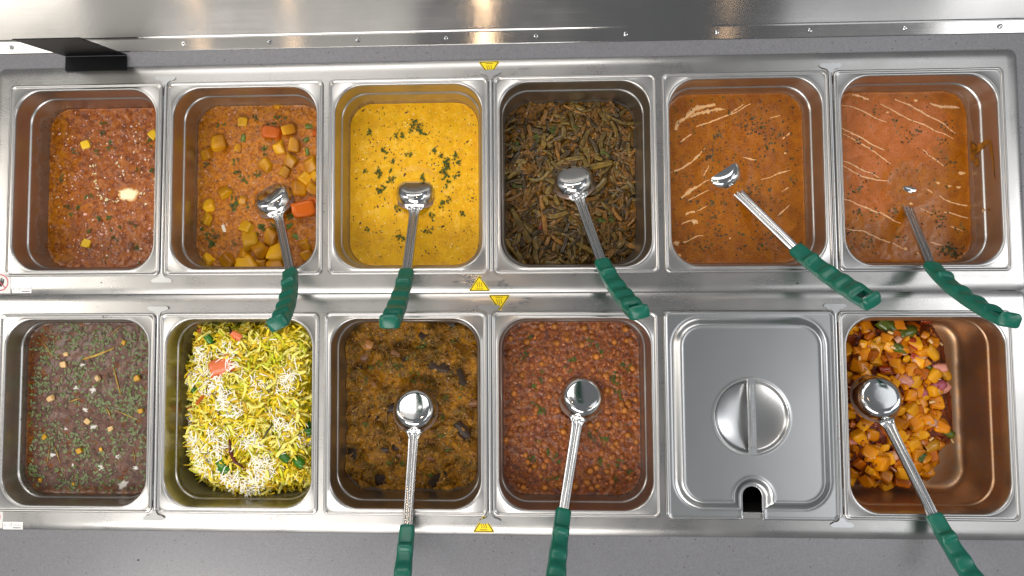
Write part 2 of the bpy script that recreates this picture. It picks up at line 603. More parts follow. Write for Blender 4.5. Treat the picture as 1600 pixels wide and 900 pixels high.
for key, (label, st) in PAN_INFO.items():
    me = pan_mesh(100 if key in ('L2', 'L6') else 150)
    mat = steel('pan_steel_' + label.split()[3], 0.49, 0.33, grain=False, patchy=0.03, spots=0.0, warm=0.025, **(st or {}))
    me.materials.clear(); me.materials.append(mat)
    x, y = ROWS[key[0]][int(key[1]) - 1]
    o = link('food_pan', me, None, (x, y, 0.1))
    tag(o, label, 'food pan', 'half size steel pans set in the food wells')
    PAN[key] = (x, y)

# ------------------------------------------------------------------ divider bars between the pans of one well
def divider(x, y, tilt0, tilt1, label):
    r = empty('divider_bar', (x, y, 0.1), label=label, cat='divider bar', group='T ended divider bars between two pans')
    b_ = MB()
    w = 3.0
    ysn = np.linspace(-158, 158, 12)
    sec = [(-w, -3.0), (-w * .9, 0.4), (-w * .5, 1.2), (0, 1.5), (w * .5, 1.2), (w * .9, 0.4), (w, -3.0)]
    vs_ = [(sx, yy, sz) for yy in ysn for sx, sz in sec]
    n_ = len(sec)
    b_.add(vs_, [(i * n_ + j, i * n_ + j + 1, (i + 1) * n_ + j + 1, (i + 1) * n_ + j) for i in range(len(ysn) - 1) for j in range(n_ - 1)])
    b_.build('bar', STEEL_BAR, r, smooth=True)
    for sgn, tl in ((1, tilt0), (-1, tilt1)):
        poly = [(-3.1, 0), (-3.1, 1.5), (-4.5, 4.5), (-7.5, 6.8), (-12, 7.6)]
        poly += [(-17.5 + 3.5 * (1 - math.cos(a)) - 0, 11 + 4.0 * math.sin(a) - (0 if a else 0)) for a in np.linspace(0, math.pi / 2, 4)]
        full = poly + [(-px, py) for px, py in reversed(poly)]
        t = MB()
        if sgn > 0: full = full[::-1]
        base = [(px, sgn * py, (py - 0) * math.tan(math.radians(tl))) for px, py in full]
        nn = len(base)
        t.add(base + [(px, py, pz + 1.9) for px, py, pz in base],
              [tuple(range(nn - 1, -1, -1)), tuple(range(nn, 2 * nn))] + [(i, (i + 1) % nn, nn + (i + 1) % nn, nn + i) for i in range(nn)])
        t.build('end_tab', STEEL_BAR, r, (0, sgn * 158.2, 0.35))


mid = lambda k, row: ((ROWS[row][k][0] + ROWS[row][k + 1][0]) / 2, ROWS[row][k][1])
divider(*mid(0, 'U'), 0.5, -2.5, 'thin steel divider with T ends between butter curry and potato curry')
divider(*mid(2, 'U'), 0.0, -1.5, 'thin steel divider with T ends between yellow curry and okra')
divider(*mid(4, 'U'), 5.0, -1.0, 'thin steel divider with T ends between the two cream streaked curries')
divider(*mid(0, 'L'), 4.0, 6.0, 'thin steel divider with T ends between lentils and cabbage')
divider(*mid(2, 'L'), 3.0, 1.5, 'thin steel divider with T ends between vegetable mash and chickpea stew')
divider(*mid(4, 'L'), -2.0, 3.0, 'thin steel divider with T ends right of the closed lid')

# ------------------------------------------------------------------ lid on the fifth front pan
def make_lid():
    px, py = PAN['L5']
    r = empty('pan_lid', (px, py, 3.8), label='closed steel pan lid with a round recessed grip and a spoon notch', cat='lid')
    h = 1.5
    xs_ = np.linspace(-133.5, 133.5, 179)
    ys_ = np.linspace(-163.5, 163.5, 219)
    X, Y = np.meshgrid(xs_, ys_, indexing='ij')
    # outer edge rounded
    r0 = 11.0
    qx, qy = np.abs(X) - (133.5 - r0), np.abs(Y) - (163.5 - r0)
    cor = (qx > 0) & (qy > 0)
    dd = np.hypot(qx, qy)
    f_ = np.where(cor & (dd > r0), r0 / np.maximum(dd, 1e-6), 1.0)
    X = np.where(cor, np.sign(X) * ((133.5 - r0) + qx * f_), X)
    Y = np.where(cor, np.sign(Y) * ((163.5 - r0) + qy * f_), Y)

    def sd_rr(X, Y, hx, hy, rr, cx=0, cy=0):
        a, b2 = np.abs(X - cx) - (hx - rr), np.abs(Y - cy) - (hy - rr)
        return np.hypot(np.maximum(a, 0), np.maximum(b2, 0)) + np.minimum(np.maximum(a, b2), 0) - rr

    nx, nw, ntop = -1.0, 15.0, -126.0            # notch centre, half width, centre of its round end
    sd_n = np.where(Y > ntop, np.hypot(X - nx, Y - ntop), np.abs(X - nx)) - nw
    sd_o = sd_rr(X, Y, 133.5, 163.5, 11)
    sd_p = sd_rr(X, Y, 109, 138, 34, 0, 3)
    d = np.maximum(sd_p, -(sd_n - 14.0))
    Z = 1.6 + 6.0 * sstep(9.5, 0.0, d) - 0.9 * np.exp(-((d - 11.5) / 1.6) ** 2) + 0.9 * np.exp(-((d + 1.5) / 1.8) ** 2)
    Z += 0.5 * np.exp(-((sd_n - 3.0) / 2.2) ** 2)            # turned bead round the notch
    Z += 1.4 * np.exp(-((sd_o + 3.2) / 1.5) ** 2)            # rolled outer edge
    Z -= 3.2 * sstep(-2.2, 0.0, sd_o)
    cxk, cyk = -1.0, -2.0
    rk = np.hypot(X - cxk, Y - cyk)
    Z += 1.0 * np.exp(-((rk - 57.5) / 2.0) ** 2)
    Z -= 12.0 * np.clip(1 - (rk / 57.0) ** 2, 0, 1) ** 0.8
    Z -= 2.0 * sstep(57, 52, rk)
    Z += 0.10 * fbm(X / 90, Y / 90, 5, 2)
    # snap to the edge of the notch
    near = (sd_n < 0) & (sd_n > -1.3)
    ang = np.arctan2(Y - ntop, X - nx)
    X2 = np.where(near, np.where(Y > ntop, nx + nw * np.cos(ang), nx + np.sign(X - nx) * nw), X)
    Y2 = np.where(near & (Y > ntop), ntop + nw * np.sin(ang), Y)
    dele = (sd_n <= -1.3)
    n0, n1 = X.shape
    idx = np.arange(n0 * n1).reshape(n0, n1)
    m = MB()
    m.v = list(zip(X2.ravel(), Y2.ravel(), Z.ravel()))
    kf = ~(dele[:-1, :-1] | dele[1:, :-1] | dele[1:, 1:] | dele[:-1, 1:])
    q = np.stack([idx[:-1, :-1], idx[1:, :-1], idx[1:, 1:], idx[:-1, 1:]], -1)[kf]
    m.f = [tuple(map(int, t)) for t in q]
    m.m = [0] * len(m.f)
    pl = m.build('lid_plate', STEEL_LID, r, smooth=True, fix=False)
    so = pl.modifiers.new('thickness', 'SOLIDIFY'); so.thickness = 0.0009; so.offset = -1
    g = MB()
    for yy0, yy1 in ((-58.5, 58.5),):
        prof_ = [(-6.2, 7.0), (-6.2, 8.9), (-5.6, 9.4), (-3.2, 9.4), (-2.4, 10.6), (-1.3, 10.6), (-0.6, 9.5), (0.6, 9.5), (1.3, 10.6), (2.4, 10.6), (3.2, 9.4), (5.6, 9.4), (6.2, 8.9), (6.2, 7.0)]
        yl = [yy0, yy0 + 9, yy0 + 13, yy1 - 13, yy1 - 9, yy1]
        vs_ = []
        for i, yy in enumerate(yl):
            flat = i in (0, 1, 4, 5)
            vs_ += [(cxk + a, cyk + yy, (min(z_, 9.4) if flat else z_)) for a, z_ in prof_]
        n_ = len(prof_)
        g.add(vs_, [(i * n_ + j, i * n_ + (j + 1) % n_, (i + 1) * n_ + (j + 1) % n_, (i + 1) * n_ + j) for i in range(len(yl) - 1) for j in range(n_)]
              + [tuple(range(n_ - 1, -1, -1)), tuple(range((len(yl) - 1) * n_, len(yl) * n_))])
    g.build('handle_bar', STEEL_SHAFT, r)


make_lid()

# ------------------------------------------------------------------ food: leaf, chunk and shred shapes
HERB = [plain('coriander_green', '#4b5f16', 0.5, 0.2, 300), plain('dark_herb_green', '#364616', 0.5, 0.2, 300), plain('dried_herb_brown', '#3a3018', 0.55, 0.2, 300),
        plain('grey_green_herb', '#666a46', 0.5, 0.2, 300)]


def leaf_polys(r, size):
    """a small lobed, slightly cupped leaf as (verts, faces) round the origin"""
    n = 12
    a0 = r.uniform(0, 6.28)
    vs_ = [(0, 0, 0.25 * size * r.uniform(0.1, 0.5))]
    for k_ in range(n):
        a = a0 + 2 * math.pi * k_ / n
        rad = size * (0.42 if k_ % 2 else 1.0) * r.uniform(0.6, 1.12)
        vs_.append((rad * math.cos(a), rad * math.sin(a) * 0.8, r.uniform(-0.12, 0.3) * size))
    return vs_, [(0, 1 + k_, 1 + (k_ + 1) % n) for k_ in range(n)]


def leaf_mesh(seed, mat):
    r = random.Random(seed)
    m_ = MB()
    for q in range(r.choice((3, 3, 4))):                   # a sprig: two or three leaflets
        vs_, fs_ = leaf_polys(r, r.uniform(3.0, 5.4))
        ox, oy = r.uniform(-6, 6), r.uniform(-5, 5)
        m_.add([(x + ox, y + oy, z + 0.35 * q) for x, y, z in vs_], fs_)
    m_.tube([(-4, 0, 0.3), (0, 1, 0.6), (4.5, r.uniform(-2, 2), 0.3)], 0.35, 4)
    return m_.mesh('coriander_leaf', mat, False)


LEAVES = [leaf_mesh(s, HERB[(0, 0, 1, 0, 1, 0)[s]]) for s in range(6)]
LEAVES_DARK = [leaf_mesh(s + 20, HERB[(1, 3, 2)[s % 3]]) for s in range(6)]


def chunk_mesh(name, seed, mat, dims=(1, 1, 1), jit=0.2, bev=0.16):
    """a knife-cut cube with worn edges, about one millimetre in size (scaled per piece)"""
    r = random.Random(seed)
    bm = bmesh.new()
    bmesh.ops.create_cube(bm, size=1.0)
    for v in bm.verts:
        v.co += Vector((r.uniform(-jit, jit), r.uniform(-jit, jit), r.uniform(-jit, jit)))
    bmesh.ops.subdivide_edges(bm, edges=bm.edges[:], cuts=4, use_grid_fill=True)
    for v in bm.verts:
        p = v.co.copy()
        rnd_ = p.normalized() * 0.62
        far = max(0.0, (p.length - 0.55) / 0.3)
        p = p.lerp(rnd_, min(0.6, far * (0.25 + bev)))
        p *= 1 + 0.10 * mnoise.noise(p * 2.6 + Vector((seed * 1.7, 0, 0))) + 0.05 * mnoise.noise(p * 7 + Vector((0, seed * 1.3, 0)))
        v.co = Vector((p.x * dims[0], p.y * dims[1], p.z * dims[2]))
    for v in bm.verts: v.co *= S
    me = bpy.data.meshes.new(name)
    bm.to_mesh(me); bm.free()
    me.materials.append(mat)
    me.polygons.foreach_set("use_smooth", [True] * len(me.polygons))
    return me


def ball_mesh(name, seed, mat):
    r = random.Random(seed)
    bm = bmesh.new()
    bmesh.ops.create_icosphere(bm, subdivisions=2, radius=0.5)
    for v in bm.verts:
        n_ = mnoise.noise(v.co * 3 + Vector((seed * 3.1, 0, 0)))
        v.co *= 1 + 0.12 * n_
        if v.co.x > 0.32: v.co.x += 0.10 * (v.co.x - 0.32) / 0.18
        v.co *= S
    me = bpy.data.meshes.new(name)
    bm.to_mesh(me); bm.free()
    me.materials.append(mat)
    me.polygons.foreach_set("use_smooth", [True] * len(me.polygons))
    return me


def petal_mesh(name, seed, mat, thick=0.16):
    """curved piece of onion or pepper skin"""
    r = random.Random(seed)
    nu, nv = 6, 5
    m_ = MB()
    top, k1, k2 = [], r.uniform(0.25, 0.5), r.uniform(0.05, 0.2)
    jx = [r.uniform(-0.08, 0.08) for _ in range(nu * nv)]
    for i in range(nu):
        for j in range(nv):
            u, v = i / (nu - 1) - 0.5, j / (nv - 1) - 0.5
            w_ = 1 - 0.5 * abs(u) * (0.6 + r.random() * 0.3)
            top.append((u + jx[i * nv + j] * 0.6, v * w_ + jx[(i * nv + j) * 7 % (nu * nv)] * 0.6, -k1 * v * v * 2.2 - k2 * u * u * 2))
    bot = [(x, y, z - thick) for x, y, z in top]
    n_ = nu * nv
    fs_ = []
    for i in range(nu - 1):
        for j in range(nv - 1):
            a = i * nv + j
            fs_ += [(a, a + nv, a + nv + 1, a + 1), (n_ + a + 1, n_ + a + nv + 1, n_ + a + nv, n_ + a)]
    rim = [j for j in range(nv)] + [i * nv + nv - 1 for i in range(1, nu)] + [(nu - 1) * nv + j for j in range(nv - 2, -1, -1)] + [i * nv for i in range(nu - 2, 0, -1)]
    fs_ += [(rim[i], rim[(i + 1) % len(rim)], n_ + rim[(i + 1) % len(rim)], n_ + rim[i]) for i in range(len(rim))]
    m_.add(top + bot, fs_)
    return m_.mesh(name, mat, True)


STIR = {'U2': (25, -28), 'U3': (2, -19), 'U4': (7, -1), 'L3': (9, -5), 'L4': (16, 15), 'U5': (-17, 10), 'U6': (20, -13)}     # where a ladle stands


class Dish:
    """one cooked food: an Empty in its pan that parents the sauce and every piece"""
    def __init__(self, key, name, z, label, cat, hfun=None, mfun=None, mat=None, res=1.7, edge=1.2, surface='sauce', mask=None):
        self.key, self.z, self.hfun = key, z, hfun
        x, y = PAN[key]
        self.root = empty(name, (x, y, z), label=label, cat=cat)
        self.hx, self.hy = half_dims(z)
        self.hx -= 0.3; self.hy -= 0.3
        self.rc = 42.0
        if mat is None: return
        nx, ny = int(2 * self.hx / res), int(2 * self.hy / res)
        U, V = np.meshgrid(np.linspace(-1, 1, nx), np.linspace(-1, 1, ny), indexing='ij')
        X, Y = U * self.hx, V * self.hy
        qx, qy = np.abs(X) - (self.hx - self.rc), np.abs(Y) - (self.hy - self.rc)
        cor = (qx > 0) & (qy > 0)
        # squeeze the square corner into the round one
        mx = np.maximum(qx, qy); dd = np.hypot(qx, qy)
        f_ = np.where(cor, mx / np.maximum(dd, 1e-6), 1.0)
        X = np.where(cor, np.sign(X) * (self.hx - self.rc + qx * f_), X)
        Y = np.where(cor, np.sign(Y) * (self.hy - self.rc + qy * f_), Y)
        Z = self.h(X, Y) + edge * np.exp(-self.edist(X, Y) / 2.0)
        idx = np.arange(nx * ny).reshape(nx, ny)
        q = np.stack([idx[:-1, :-1], idx[1:, :-1], idx[1:, 1:], idx[:-1, 1:]], -1)
        if mask is not None:
            mk = mask(X, Y)
            keep = mk[:-1, :-1] | mk[1:, :-1] | mk[1:, 1:] | mk[:-1, 1:]
            q = q[keep]
        q = q.reshape(-1, 4)
        me = bpy.data.meshes.new(surface)
        me.vertices.add(nx * ny)
        me.vertices.foreach_set("co", (np.stack([X, Y, Z], -1) * S).ravel())
        me.loops.add(len(q) * 4); me.polygons.add(len(q))
        me.loops.foreach_set("vertex_index", q.ravel().astype(np.int32))
        me.polygons.foreach_set("loop_start", np.arange(0, len(q) * 4, 4, dtype=np.int32))
        me.update(calc_edges=True)
        me.validate()
        me.polygons.foreach_set("use_smooth", [True] * len(me.polygons))
        if mfun is not None:
            at = me.attributes.new('m', 'FLOAT', 'POINT')
            at.data.foreach_set("value", np.clip(mfun(X, Y), 0, 1).ravel())
        me.materials.append(mat)
        self.sauce = link(surface, me, self.root)

    def edist(self, X, Y):
        a, b_ = np.abs(X) - (self.hx - self.rc), np.abs(Y) - (self.hy - self.rc)
        sd = np.hypot(np.maximum(a, 0), np.maximum(b_, 0)) + np.minimum(np.maximum(a, b_), 0) - self.rc
        return -sd

    def h(self, X, Y):
        X = np.asarray(X, float); Y = np.asarray(Y, float)
        z_ = self.hfun(X, Y) if self.hfun is not None else np.zeros_like(X)
        if self.key in STIR:
            cx_, cy_ = STIR[self.key]
            z_ = z_ + (0.7 if self.key in ('U5', 'U6') else 2.0) * np.exp(-((np.hypot(X - cx_, Y - cy_) - 40) / 7.0) ** 2)
        return z_

    def ok(self, x, y, marg=2.0):
        return float(self.edist(np.array(x), np.array(y))) > marg

    def put(self, name, me, x, y, dz=0.0, rot=None, scale=None, lab=None):
        o = link(name, me, self.root, (x, y, float(self.h(x, y)) + dz), rot, scale)
        if lab: o["label"] = lab
        return o

    def leaves(self, pts, pool=None, size=1.0, spread=6.0, n=(2, 4)):
        for p in pts:
            k_ = rnd.randint(*n)
            big = p[2] if len(p) > 2 else 1.0
            k_ = int(round(k_ * big))
            for _ in range(k_):
                x, y = p[0] + rnd.gauss(0, spread * 0.55 * big ** .5), p[1] + rnd.gauss(0, spread * 0.55 * big ** .5)
                if not self.ok(x, y, 3): continue
                s_ = size * rnd.uniform(0.55, 1.1)
                self.put('coriander_leaf', rnd.choice(pool or LEAVES), x, y, 0.5, (rnd.uniform(-.25, .25), rnd.uniform(-.25, .25), rnd.uniform(0, 6.28)), (s_, s_, s_))

    def flakes(self, name, pts, mats, size=(1.0, 2.4), dz=0.4, long=1.0, weights=None):
        """hundreds of tiny chopped bits as one piece of 'stuff'"""
        m_ = MB()
        for x, y in pts:
            if not self.ok(x, y, 1.5): continue
            s_ = rnd.uniform(*size)
            a = rnd.uniform(0, 6.28)
            n_ = rnd.choice((4, 5, 6))
            zz = float(self.h(x, y)) + dz
            ring = []
            for k_ in range(n_):
                t = 2 * math.pi * k_ / n_
                rad = s_ * rnd.uniform(0.5, 1.0)
                ex, ey = rad * math.cos(t) * long, rad * math.sin(t)
                ring.append((x + ex * math.cos(a) - ey * math.sin(a), y + ex * math.sin(a) + ey * math.cos(a), zz + rnd.uniform(-0.3, 0.35) * s_ * 0.6))
            top = (x, y, zz + 0.4)
            m_.add([top] + ring, [(0, 1 + k_, 1 + (k_ + 1) % n_) for k_ in range(n_)], rnd.choices(range(len(mats)), weights)[0] if weights else rnd.randrange(len(mats)))
        o = m_.build(name, mats, self.root, fix=False)
        o["kind"] = "stuff"
        return o

    def grains(self, n, cols, size=(0.7, 1.9), dz=0.25):
        mats = [plain(self.root.name + '_grain', c_, 0.32, 0.2, 300, spec=0.4) for c_ in cols]
        return self.flakes('sauce_grains', self.scatter(n, 2), mats, size, dz, 1.5)

    def crust(self, name, n, cols, band=9.0, size=(0.7, 2.2)):
        """dried flecks left on the pan wall above the food"""
        mats = [plain(self.root.name + '_crust', c_, 0.4, 0.25, 250, spec=0.3) for c_ in cols]
        m_ = MB()
        for _ in range(n):
            dz = min(rnd.expovariate(1 / (band * .4)), band * 1.6)
            hx, hy = half_dims(self.z + dz)
            ring = rrect(hx - .35, hy - .35, 42, dz + 0.4, 8)
            k_ = rnd.randrange(len(ring))
            p0, p1 = Vector(ring[k_]), Vector(ring[(k_ + 1) % len(ring)])
            if (p1 - p0).length > 60: k_ = None
            for __ in range(1 if k_ is not None else 2):
                p = p0.lerp(p1, rnd.random())
                t = (p1 - p0).normalized()
                nrm = Vector((-t.y, t.x, 0))
                s_ = rnd.uniform(*size)
                q = rnd.uniform(.4, 1.0)
                vs_ = [p + nrm * .5] + [p + t * (s_ * math.cos(a) * rnd.uniform(.6, 1)) + Vector((0, 0, s_ * q * math.sin(a) * rnd.uniform(.6, 1))) for a in (0, 1.05, 2.1, 3.15, 4.2, 5.2)]
                m_.add([tuple(v) for v in vs_], [(0, 1 + i, 1 + (i + 1) % 6) for i in range(6)], rnd.randrange(len(mats)))
        o_ = m_.build(name, mats, self.root, fix=False)
        o_["kind"] = "stuff"
        return o_

    def scatter(self, n, marg=4):
        out = []
        while len(out) < n:
            x, y = rnd.uniform(-self.hx, self.hx), rnd.uniform(-self.hy, self.hy)
            if self.ok(x, y, marg): out.append((x, y))
        return out

    def around(self, pts, n, spread):
        return [(p[0] + rnd.gauss(0, spread), p[1] + rnd.gauss(0, spread)) for p in pts for _ in range(n)]

    def streak(self, name, pts, w, mat, rough_edge=0.35, dz=0.35, step=2.0, taper=True):
        """a poured line of cream lying on the sauce, ragged and thin at its ends"""
        P = [Vector((p[0], p[1])) for p in pts]
        # resample
        path = []
        for i in range(len(P) - 1):
            L = (P[i + 1] - P[i]).length
            k_ = max(1, int(L / step))
            for j in range(k_): path.append(P[i].lerp(P[i + 1], j / k_))
        path.append(P[-1])
        n_ = len(path)
        sd = rnd.uniform(0, 100)
        vs_, fs_ = [], []
        for i, p in enumerate(path):
            t = (path[min(i + 1, n_ - 1)] - path[max(0, i - 1)])
            t = t.normalized() if t.length > 0 else Vector((1, 0))
            nrm = Vector((-t.y, t.x))
            u = i / max(1, n_ - 1)
            ww = w * (1.0 if not taper else (0.25 + 0.75 * math.sin(math.pi * min(1, max(0, 0.06 + 0.9 * u))) ** 0.6))
            ww *= 1 + rough_edge * 1.6 * mnoise.noise(Vector((i * step * 0.22, sd, 0))) + rough_edge * 0.9 * mnoise.noise(Vector((i * step * 0.8, sd + 9, 0)))
            ww = max(ww, 0.18)
            off = 3.0 * mnoise.noise(Vector((i * step * 0.045, sd + 30, 0))) + 0.8 * mnoise.noise(Vector((i * step * 0.16, sd + 60, 0)))
            c_ = p + nrm * off
            for s_, lift in ((-1.5, 0.0), (-0.5, 1.0), (0.5, 1.0), (1.5, 0.0)):
                q = c_ + nrm * (s_ * ww)
                zz = float(self.h(q.x, q.y))
                vs_.append((q.x, q.y, zz + dz * (0.3 + lift)))
        for i in range(n_ - 1):
            for j in range(3):
                a = i * 4 + j
                fs_.append((a, a + 4, a + 5, a + 1))
        m_ = MB(); m_.add(vs_, fs_)
        o_ = m_.build(name, mat, self.root, smooth=True, fix=False)
        at = o_.data.attributes.new('m', 'FLOAT', 'POINT')
        at.data.foreach_set("value", [0.0 if i % 4 in (0, 3) else 1.0 for i in range(len(vs_))])
        return o_

    def blob(self, name, x, y, rx, ry, mat, dz=0.5, seed=0, rough_edge=0.35):
        n_ = 26
        vs_ = [(x, y, float(self.h(x, y)) + dz * 1.4)]
        for ring in (0.6, 1.0):
            for k_ in range(n_):
                a = 2 * math.pi * k_ / n_
                q = ring * (1 + rough_edge * mnoise.noise(Vector((math.cos(a) * 1.8, math.sin(a) * 1.8, seed))) + rough_edge * 0.6 * mnoise.noise(Vector((math.cos(a) * 5, math.sin(a) * 5, seed + 5))))
                px_, py_ = x + rx * q * math.cos(a), y + ry * q * math.sin(a)
                vs_.append((px_, py_, float(self.h(px_, py_)) + (dz if ring < 1 else 0.1)))
        fs_ = [(0, 1 + k_, 1 + (k_ + 1) % n_) for k_ in range(n_)]
        fs_ += [(1 + k_, 1 + n_ + k_, 1 + n_ + (k_ + 1) % n_, 1 + (k_ + 1) % n_) for k_ in range(n_)]
        m_ = MB(); m_.add(vs_, fs_)
        o_ = m_.build(name, mat, self.root, smooth=True, fix=False)
        at = o_.data.attributes.new('m', 'FLOAT', 'POINT')
        at.data.foreach_set("value", [1.0 if i <= n_ else 0.0 for i in range(len(vs_))])
        return o_


def rrot(flat=0.5):
    return (rnd.uniform(-flat, flat), rnd.uniform(-flat, flat), rnd.uniform(0, 6.28))


# ------------------------------------------------------------------ U1: red brown curry with butter
def cream_mat(name, c, edge):
    m = NT(name)
    at = m.n('ShaderNodeAttribute', attribute_name='m').outputs['Fac']
    f = m.math('ADD', m.math('MULTIPLY', at, 1.25), m.math('MULTIPLY', m.math('SUBTRACT', m.noise(260, 4, 0.6), 0.62), 1.5), clamp=True)
    m.set('Base Color', m.mix(f, lin(edge), lin(c))).set('Roughness', 0.32).set('Specular IOR Level', 0.35)
    return m.mat


CREAM = cream_mat('cream', '#e2b27c', '#ae6210')
CREAM_PINK = cream_mat('cream_on_pink', '#e4b486', '#b4703c')
MELT = cream_mat('butter_pool_and_highlight', '#fff2c4', '#c08040')  # real butter pool; its near-white centre is a painted highlight
WHITE_CREAM = plain('butter_and_glint_white', '#f6e4b0', 0.25, 0.06, 200)
BUTTER = plain('butter_yellow', '#e0b414', 0.35, 0.08, 80)
ONION_BIT = plain('chopped_onion_pink', '#dca594', 0.35, 0.15, 300)
ONION_WHITE = plain('chopped_onion_white', '#ead9c2', 0.35, 0.1, 300)
ma = sauce_mat('butter_curry_sauce', ('#6a320e', '#9a5220', '#b06a34'), ('#7a4006', '#a45e0a', '#b67214'), scale=70, fine=300, rough=0.22, bump=0.36, grain=0.5, coat=0.5)
d = Dish('U1', 'butter_curry', -78, 'red brown minced curry with melting butter cubes and chopped onion', 'curry',
         lambda x, y: 1.6 * fbm(x / 14, y / 14, 3, 4) + 1.2 * fbm(x / 45, y / 45, 31, 2),
         lambda x, y: sstep(-55, -100, x + 18 * fbm(x / 30, y / 30, 8, 3)), ma)
for i, p in enumerate([(-45.9, 77.4),(-41.3, -100.6),(76.3, 93.6)]):
    d.put('butter_cube', chunk_mesh('butter_cube', 40 + i, BUTTER, jit=0.08), p[0], p[1], 0.6, (0.15, 0.1, 0.3 + i), (15, 15, 9))
    d.flakes('butter_and_glint_specks', d.around([p], 40, 8), [WHITE_CREAM, ONION_BIT, ONION_WHITE], (0.5, 1.5))
p = [(32.5, -12.6)][0]
d.blob('melted_butter', p[0], p[1], 20, 12, MELT, 1.4, 3, 0.28)
d.flakes('butter_and_glint_specks', d.around([(-32.7, 37.2),(-30.7, 25.2),(-28.8, 11.2),(-25.2, -0.8),(-21.7, -12.8),(-15.0, -20.0),(-6.8, -24.1),(3.3, -25.8),(13.4, -25.1),(16.0, 36.5),(11.8, 45.8),(18.4, 22.5),(57.6, -13.7),(61.9, -29.6)], 5, 2.6), [WHITE_CREAM], (0.5, 2.2), dz=0.6, long=1.5)  # butter trail as pale specks that paint its small glints
d.leaves([(-10.1, 112.9),(-15.9, 99.0),(-61.9, 63.6),(-25.2, 63.0),(-39.4, -18.6),(-89.2, 19.9),(-61.2, -36.2),(-67.0, -50.1),(-20.1, -58.4),(-37.8, -78.1),(14.5, -72.6,1.6),(8.9, -90.3,1.6),(42.6, -65.0),(47.5, -106.4,2),(56.1, -133.9),(-8.3, -127.6),(-10.1, -139.4),(2.0, -52.7),(67.6, 85.7,1.6),(75.9, 73.6),(75.0, 21.8),(-77.6, -32.1),(48.6, 30.1),(-1.1, 74.7)], size=0.8, n=(2, 3))
d.flakes('chopped_onion', d.scatter(240) + d.around([(-60.7, 19.5),(39.0, 98.1),(56.3, 44.0),(-70.3, 75.7),(-9.5, -80.3)], 14, 9), [ONION_BIT, ONION_WHITE], (0.8, 2.3), long=1.4, weights=(3, 1))
d.flakes('chopped_herbs', d.scatter(200), HERB[:3], (0.6, 1.6))
d.crust('dried_flecks', 420, ('#7a4418', '#9a5c24', '#4a2a10'), 12)
d.grains(320, ('#8e4c1c', '#ac6434', '#7c3c12', '#b87a4a'), (0.8, 2.4))
for p in [(-95.5, 98.2),(-44.7, -47.5),(-7.5, -78.3),(-15.5, -84.2),(72.9, -73.1),(-48.6, -131.3)]:
    d.put('onion_piece', petal_mesh('onion_piece', int(p[0]) + 200, ONION_BIT), p[0], p[1], 0.8, rrot(0.3), (7, 5, 4))

# ------------------------------------------------------------------ U2: potato curry
POT = [plain('potato_yellow', '#d8a00c', 0.3, 0.1, 60, 0.5, spec=0.35, c2='#9c5c08', lo=0.44, hi_=0.58), plain('potato_pale', '#e0ae1c', 0.3, 0.1, 60, 0.5, spec=0.35, c2='#ac6e0e', lo=0.38, hi_=0.58)]
CARROT = plain('carrot_orange', '#cc600c', 0.32, 0.1, 65, 0.2, spec=0.3, c2='#a04a0a', lo=0.38, hi_=0.58)
PEPPER = plain('green_pepper', '#5d6e1c', 0.28, 0.2, 100)
ma = sauce_mat('potato_curry_sauce', ('#8c5226', '#b47646', '#c68e60'), ('#7c4204', '#a9660c', '#bb7a18'), scale=85, fine=260, rough=0.24, bump=0.4, grain=0.5, coat=0.4)
d = Dish('U2', 'potato_curry', -77, 'chunky curry of potato and carrot pieces in pinkish brown sauce', 'curry',
         lambda x, y: 1.3 * fbm(x / 12, y / 12, 13, 4) + 1.5 * fbm(x / 40, y / 40, 14, 2),
         lambda x, y: np.maximum(sstep(-78, -112, x + 14 * fbm(x / 25, y / 25, 18, 3)), 0.9 * sstep(115, 145, np.abs(y))), ma)
for i, (x, y, s_) in enumerate([(-74.9, 77.3,70),(-96.6, 57.8,54),(-33.6, 114.4,44),(50.1, 99.2,60),(62.3, 71.4,66),(34.6, 67.8,58),(55.8, 41.9,68),(90.2, 35.6,65),(82.5, 12.1,62),(68.9, -5.4,66),(94.5, -7.6,54),(-16.9, -96.4,90),(-0.9, -112.2,85),(20.5, -91.7,66),(30.7, -120.2,80),(-26.4, -121.7,52),(-55.9, -135.1,70),(-20.2, -140.4,90),(5.3, -139.4,52),(30.9, -143.5,85),(-91.1, -35.0,50),(-63.6, -10.9,60),(-29.7, -25.9,36),(-94.7, -60.5,50),(9.2, 34.7,70),(45.0, 22.4,50),(-23.1, -74.1,70),(81.6, -105.0,60),(87.6, -124.5,58),(-91.6, -131.0,60),(29.8, 144.4,35),(-40.9, 66.9,36),(100.2, 13.8,50)]):
    s_ *= 0.36 * 1.06
    o = d.put('potato_chunk', chunk_mesh('potato_chunk', 100 + i, POT[i % 3 == 2], (1, rnd.uniform(.75, 1), rnd.uniform(.5, .75)), 0.22, 0.2), x, y, s_ * rnd.uniform(-0.08, 0.1), rrot(0.55), (s_, s_, s_))
for i, (x, y, s_) in enumerate([(21.2, 93.8,84),(79.1, -42.7,104),(95.8, -29.2,48),(99.6, 92.6,40)]):
    s_ *= 0.36 * 1.1
    d.put('carrot_chunk', chunk_mesh('carrot_chunk', 150 + i, CARROT, (1, .62, .5), 0.12, 0.14), x, y, s_ * 0.1, (0.2, 0.1, -0.1 + 0.3 * (i % 2)), (s_, s_, s_))
for i, (x, y) in enumerate([(81.9, 82.9),(84.9, 60.4),(-31.2, 85.8),(87.7, 103.8),(53.8, -71.7),(65.7, -91.3)]):
    d.put('green_pepper_piece', petal_mesh('green_pepper_piece', 170 + i, PEPPER), x, y, 2.2, rrot(0.4), (15, 9, 9))
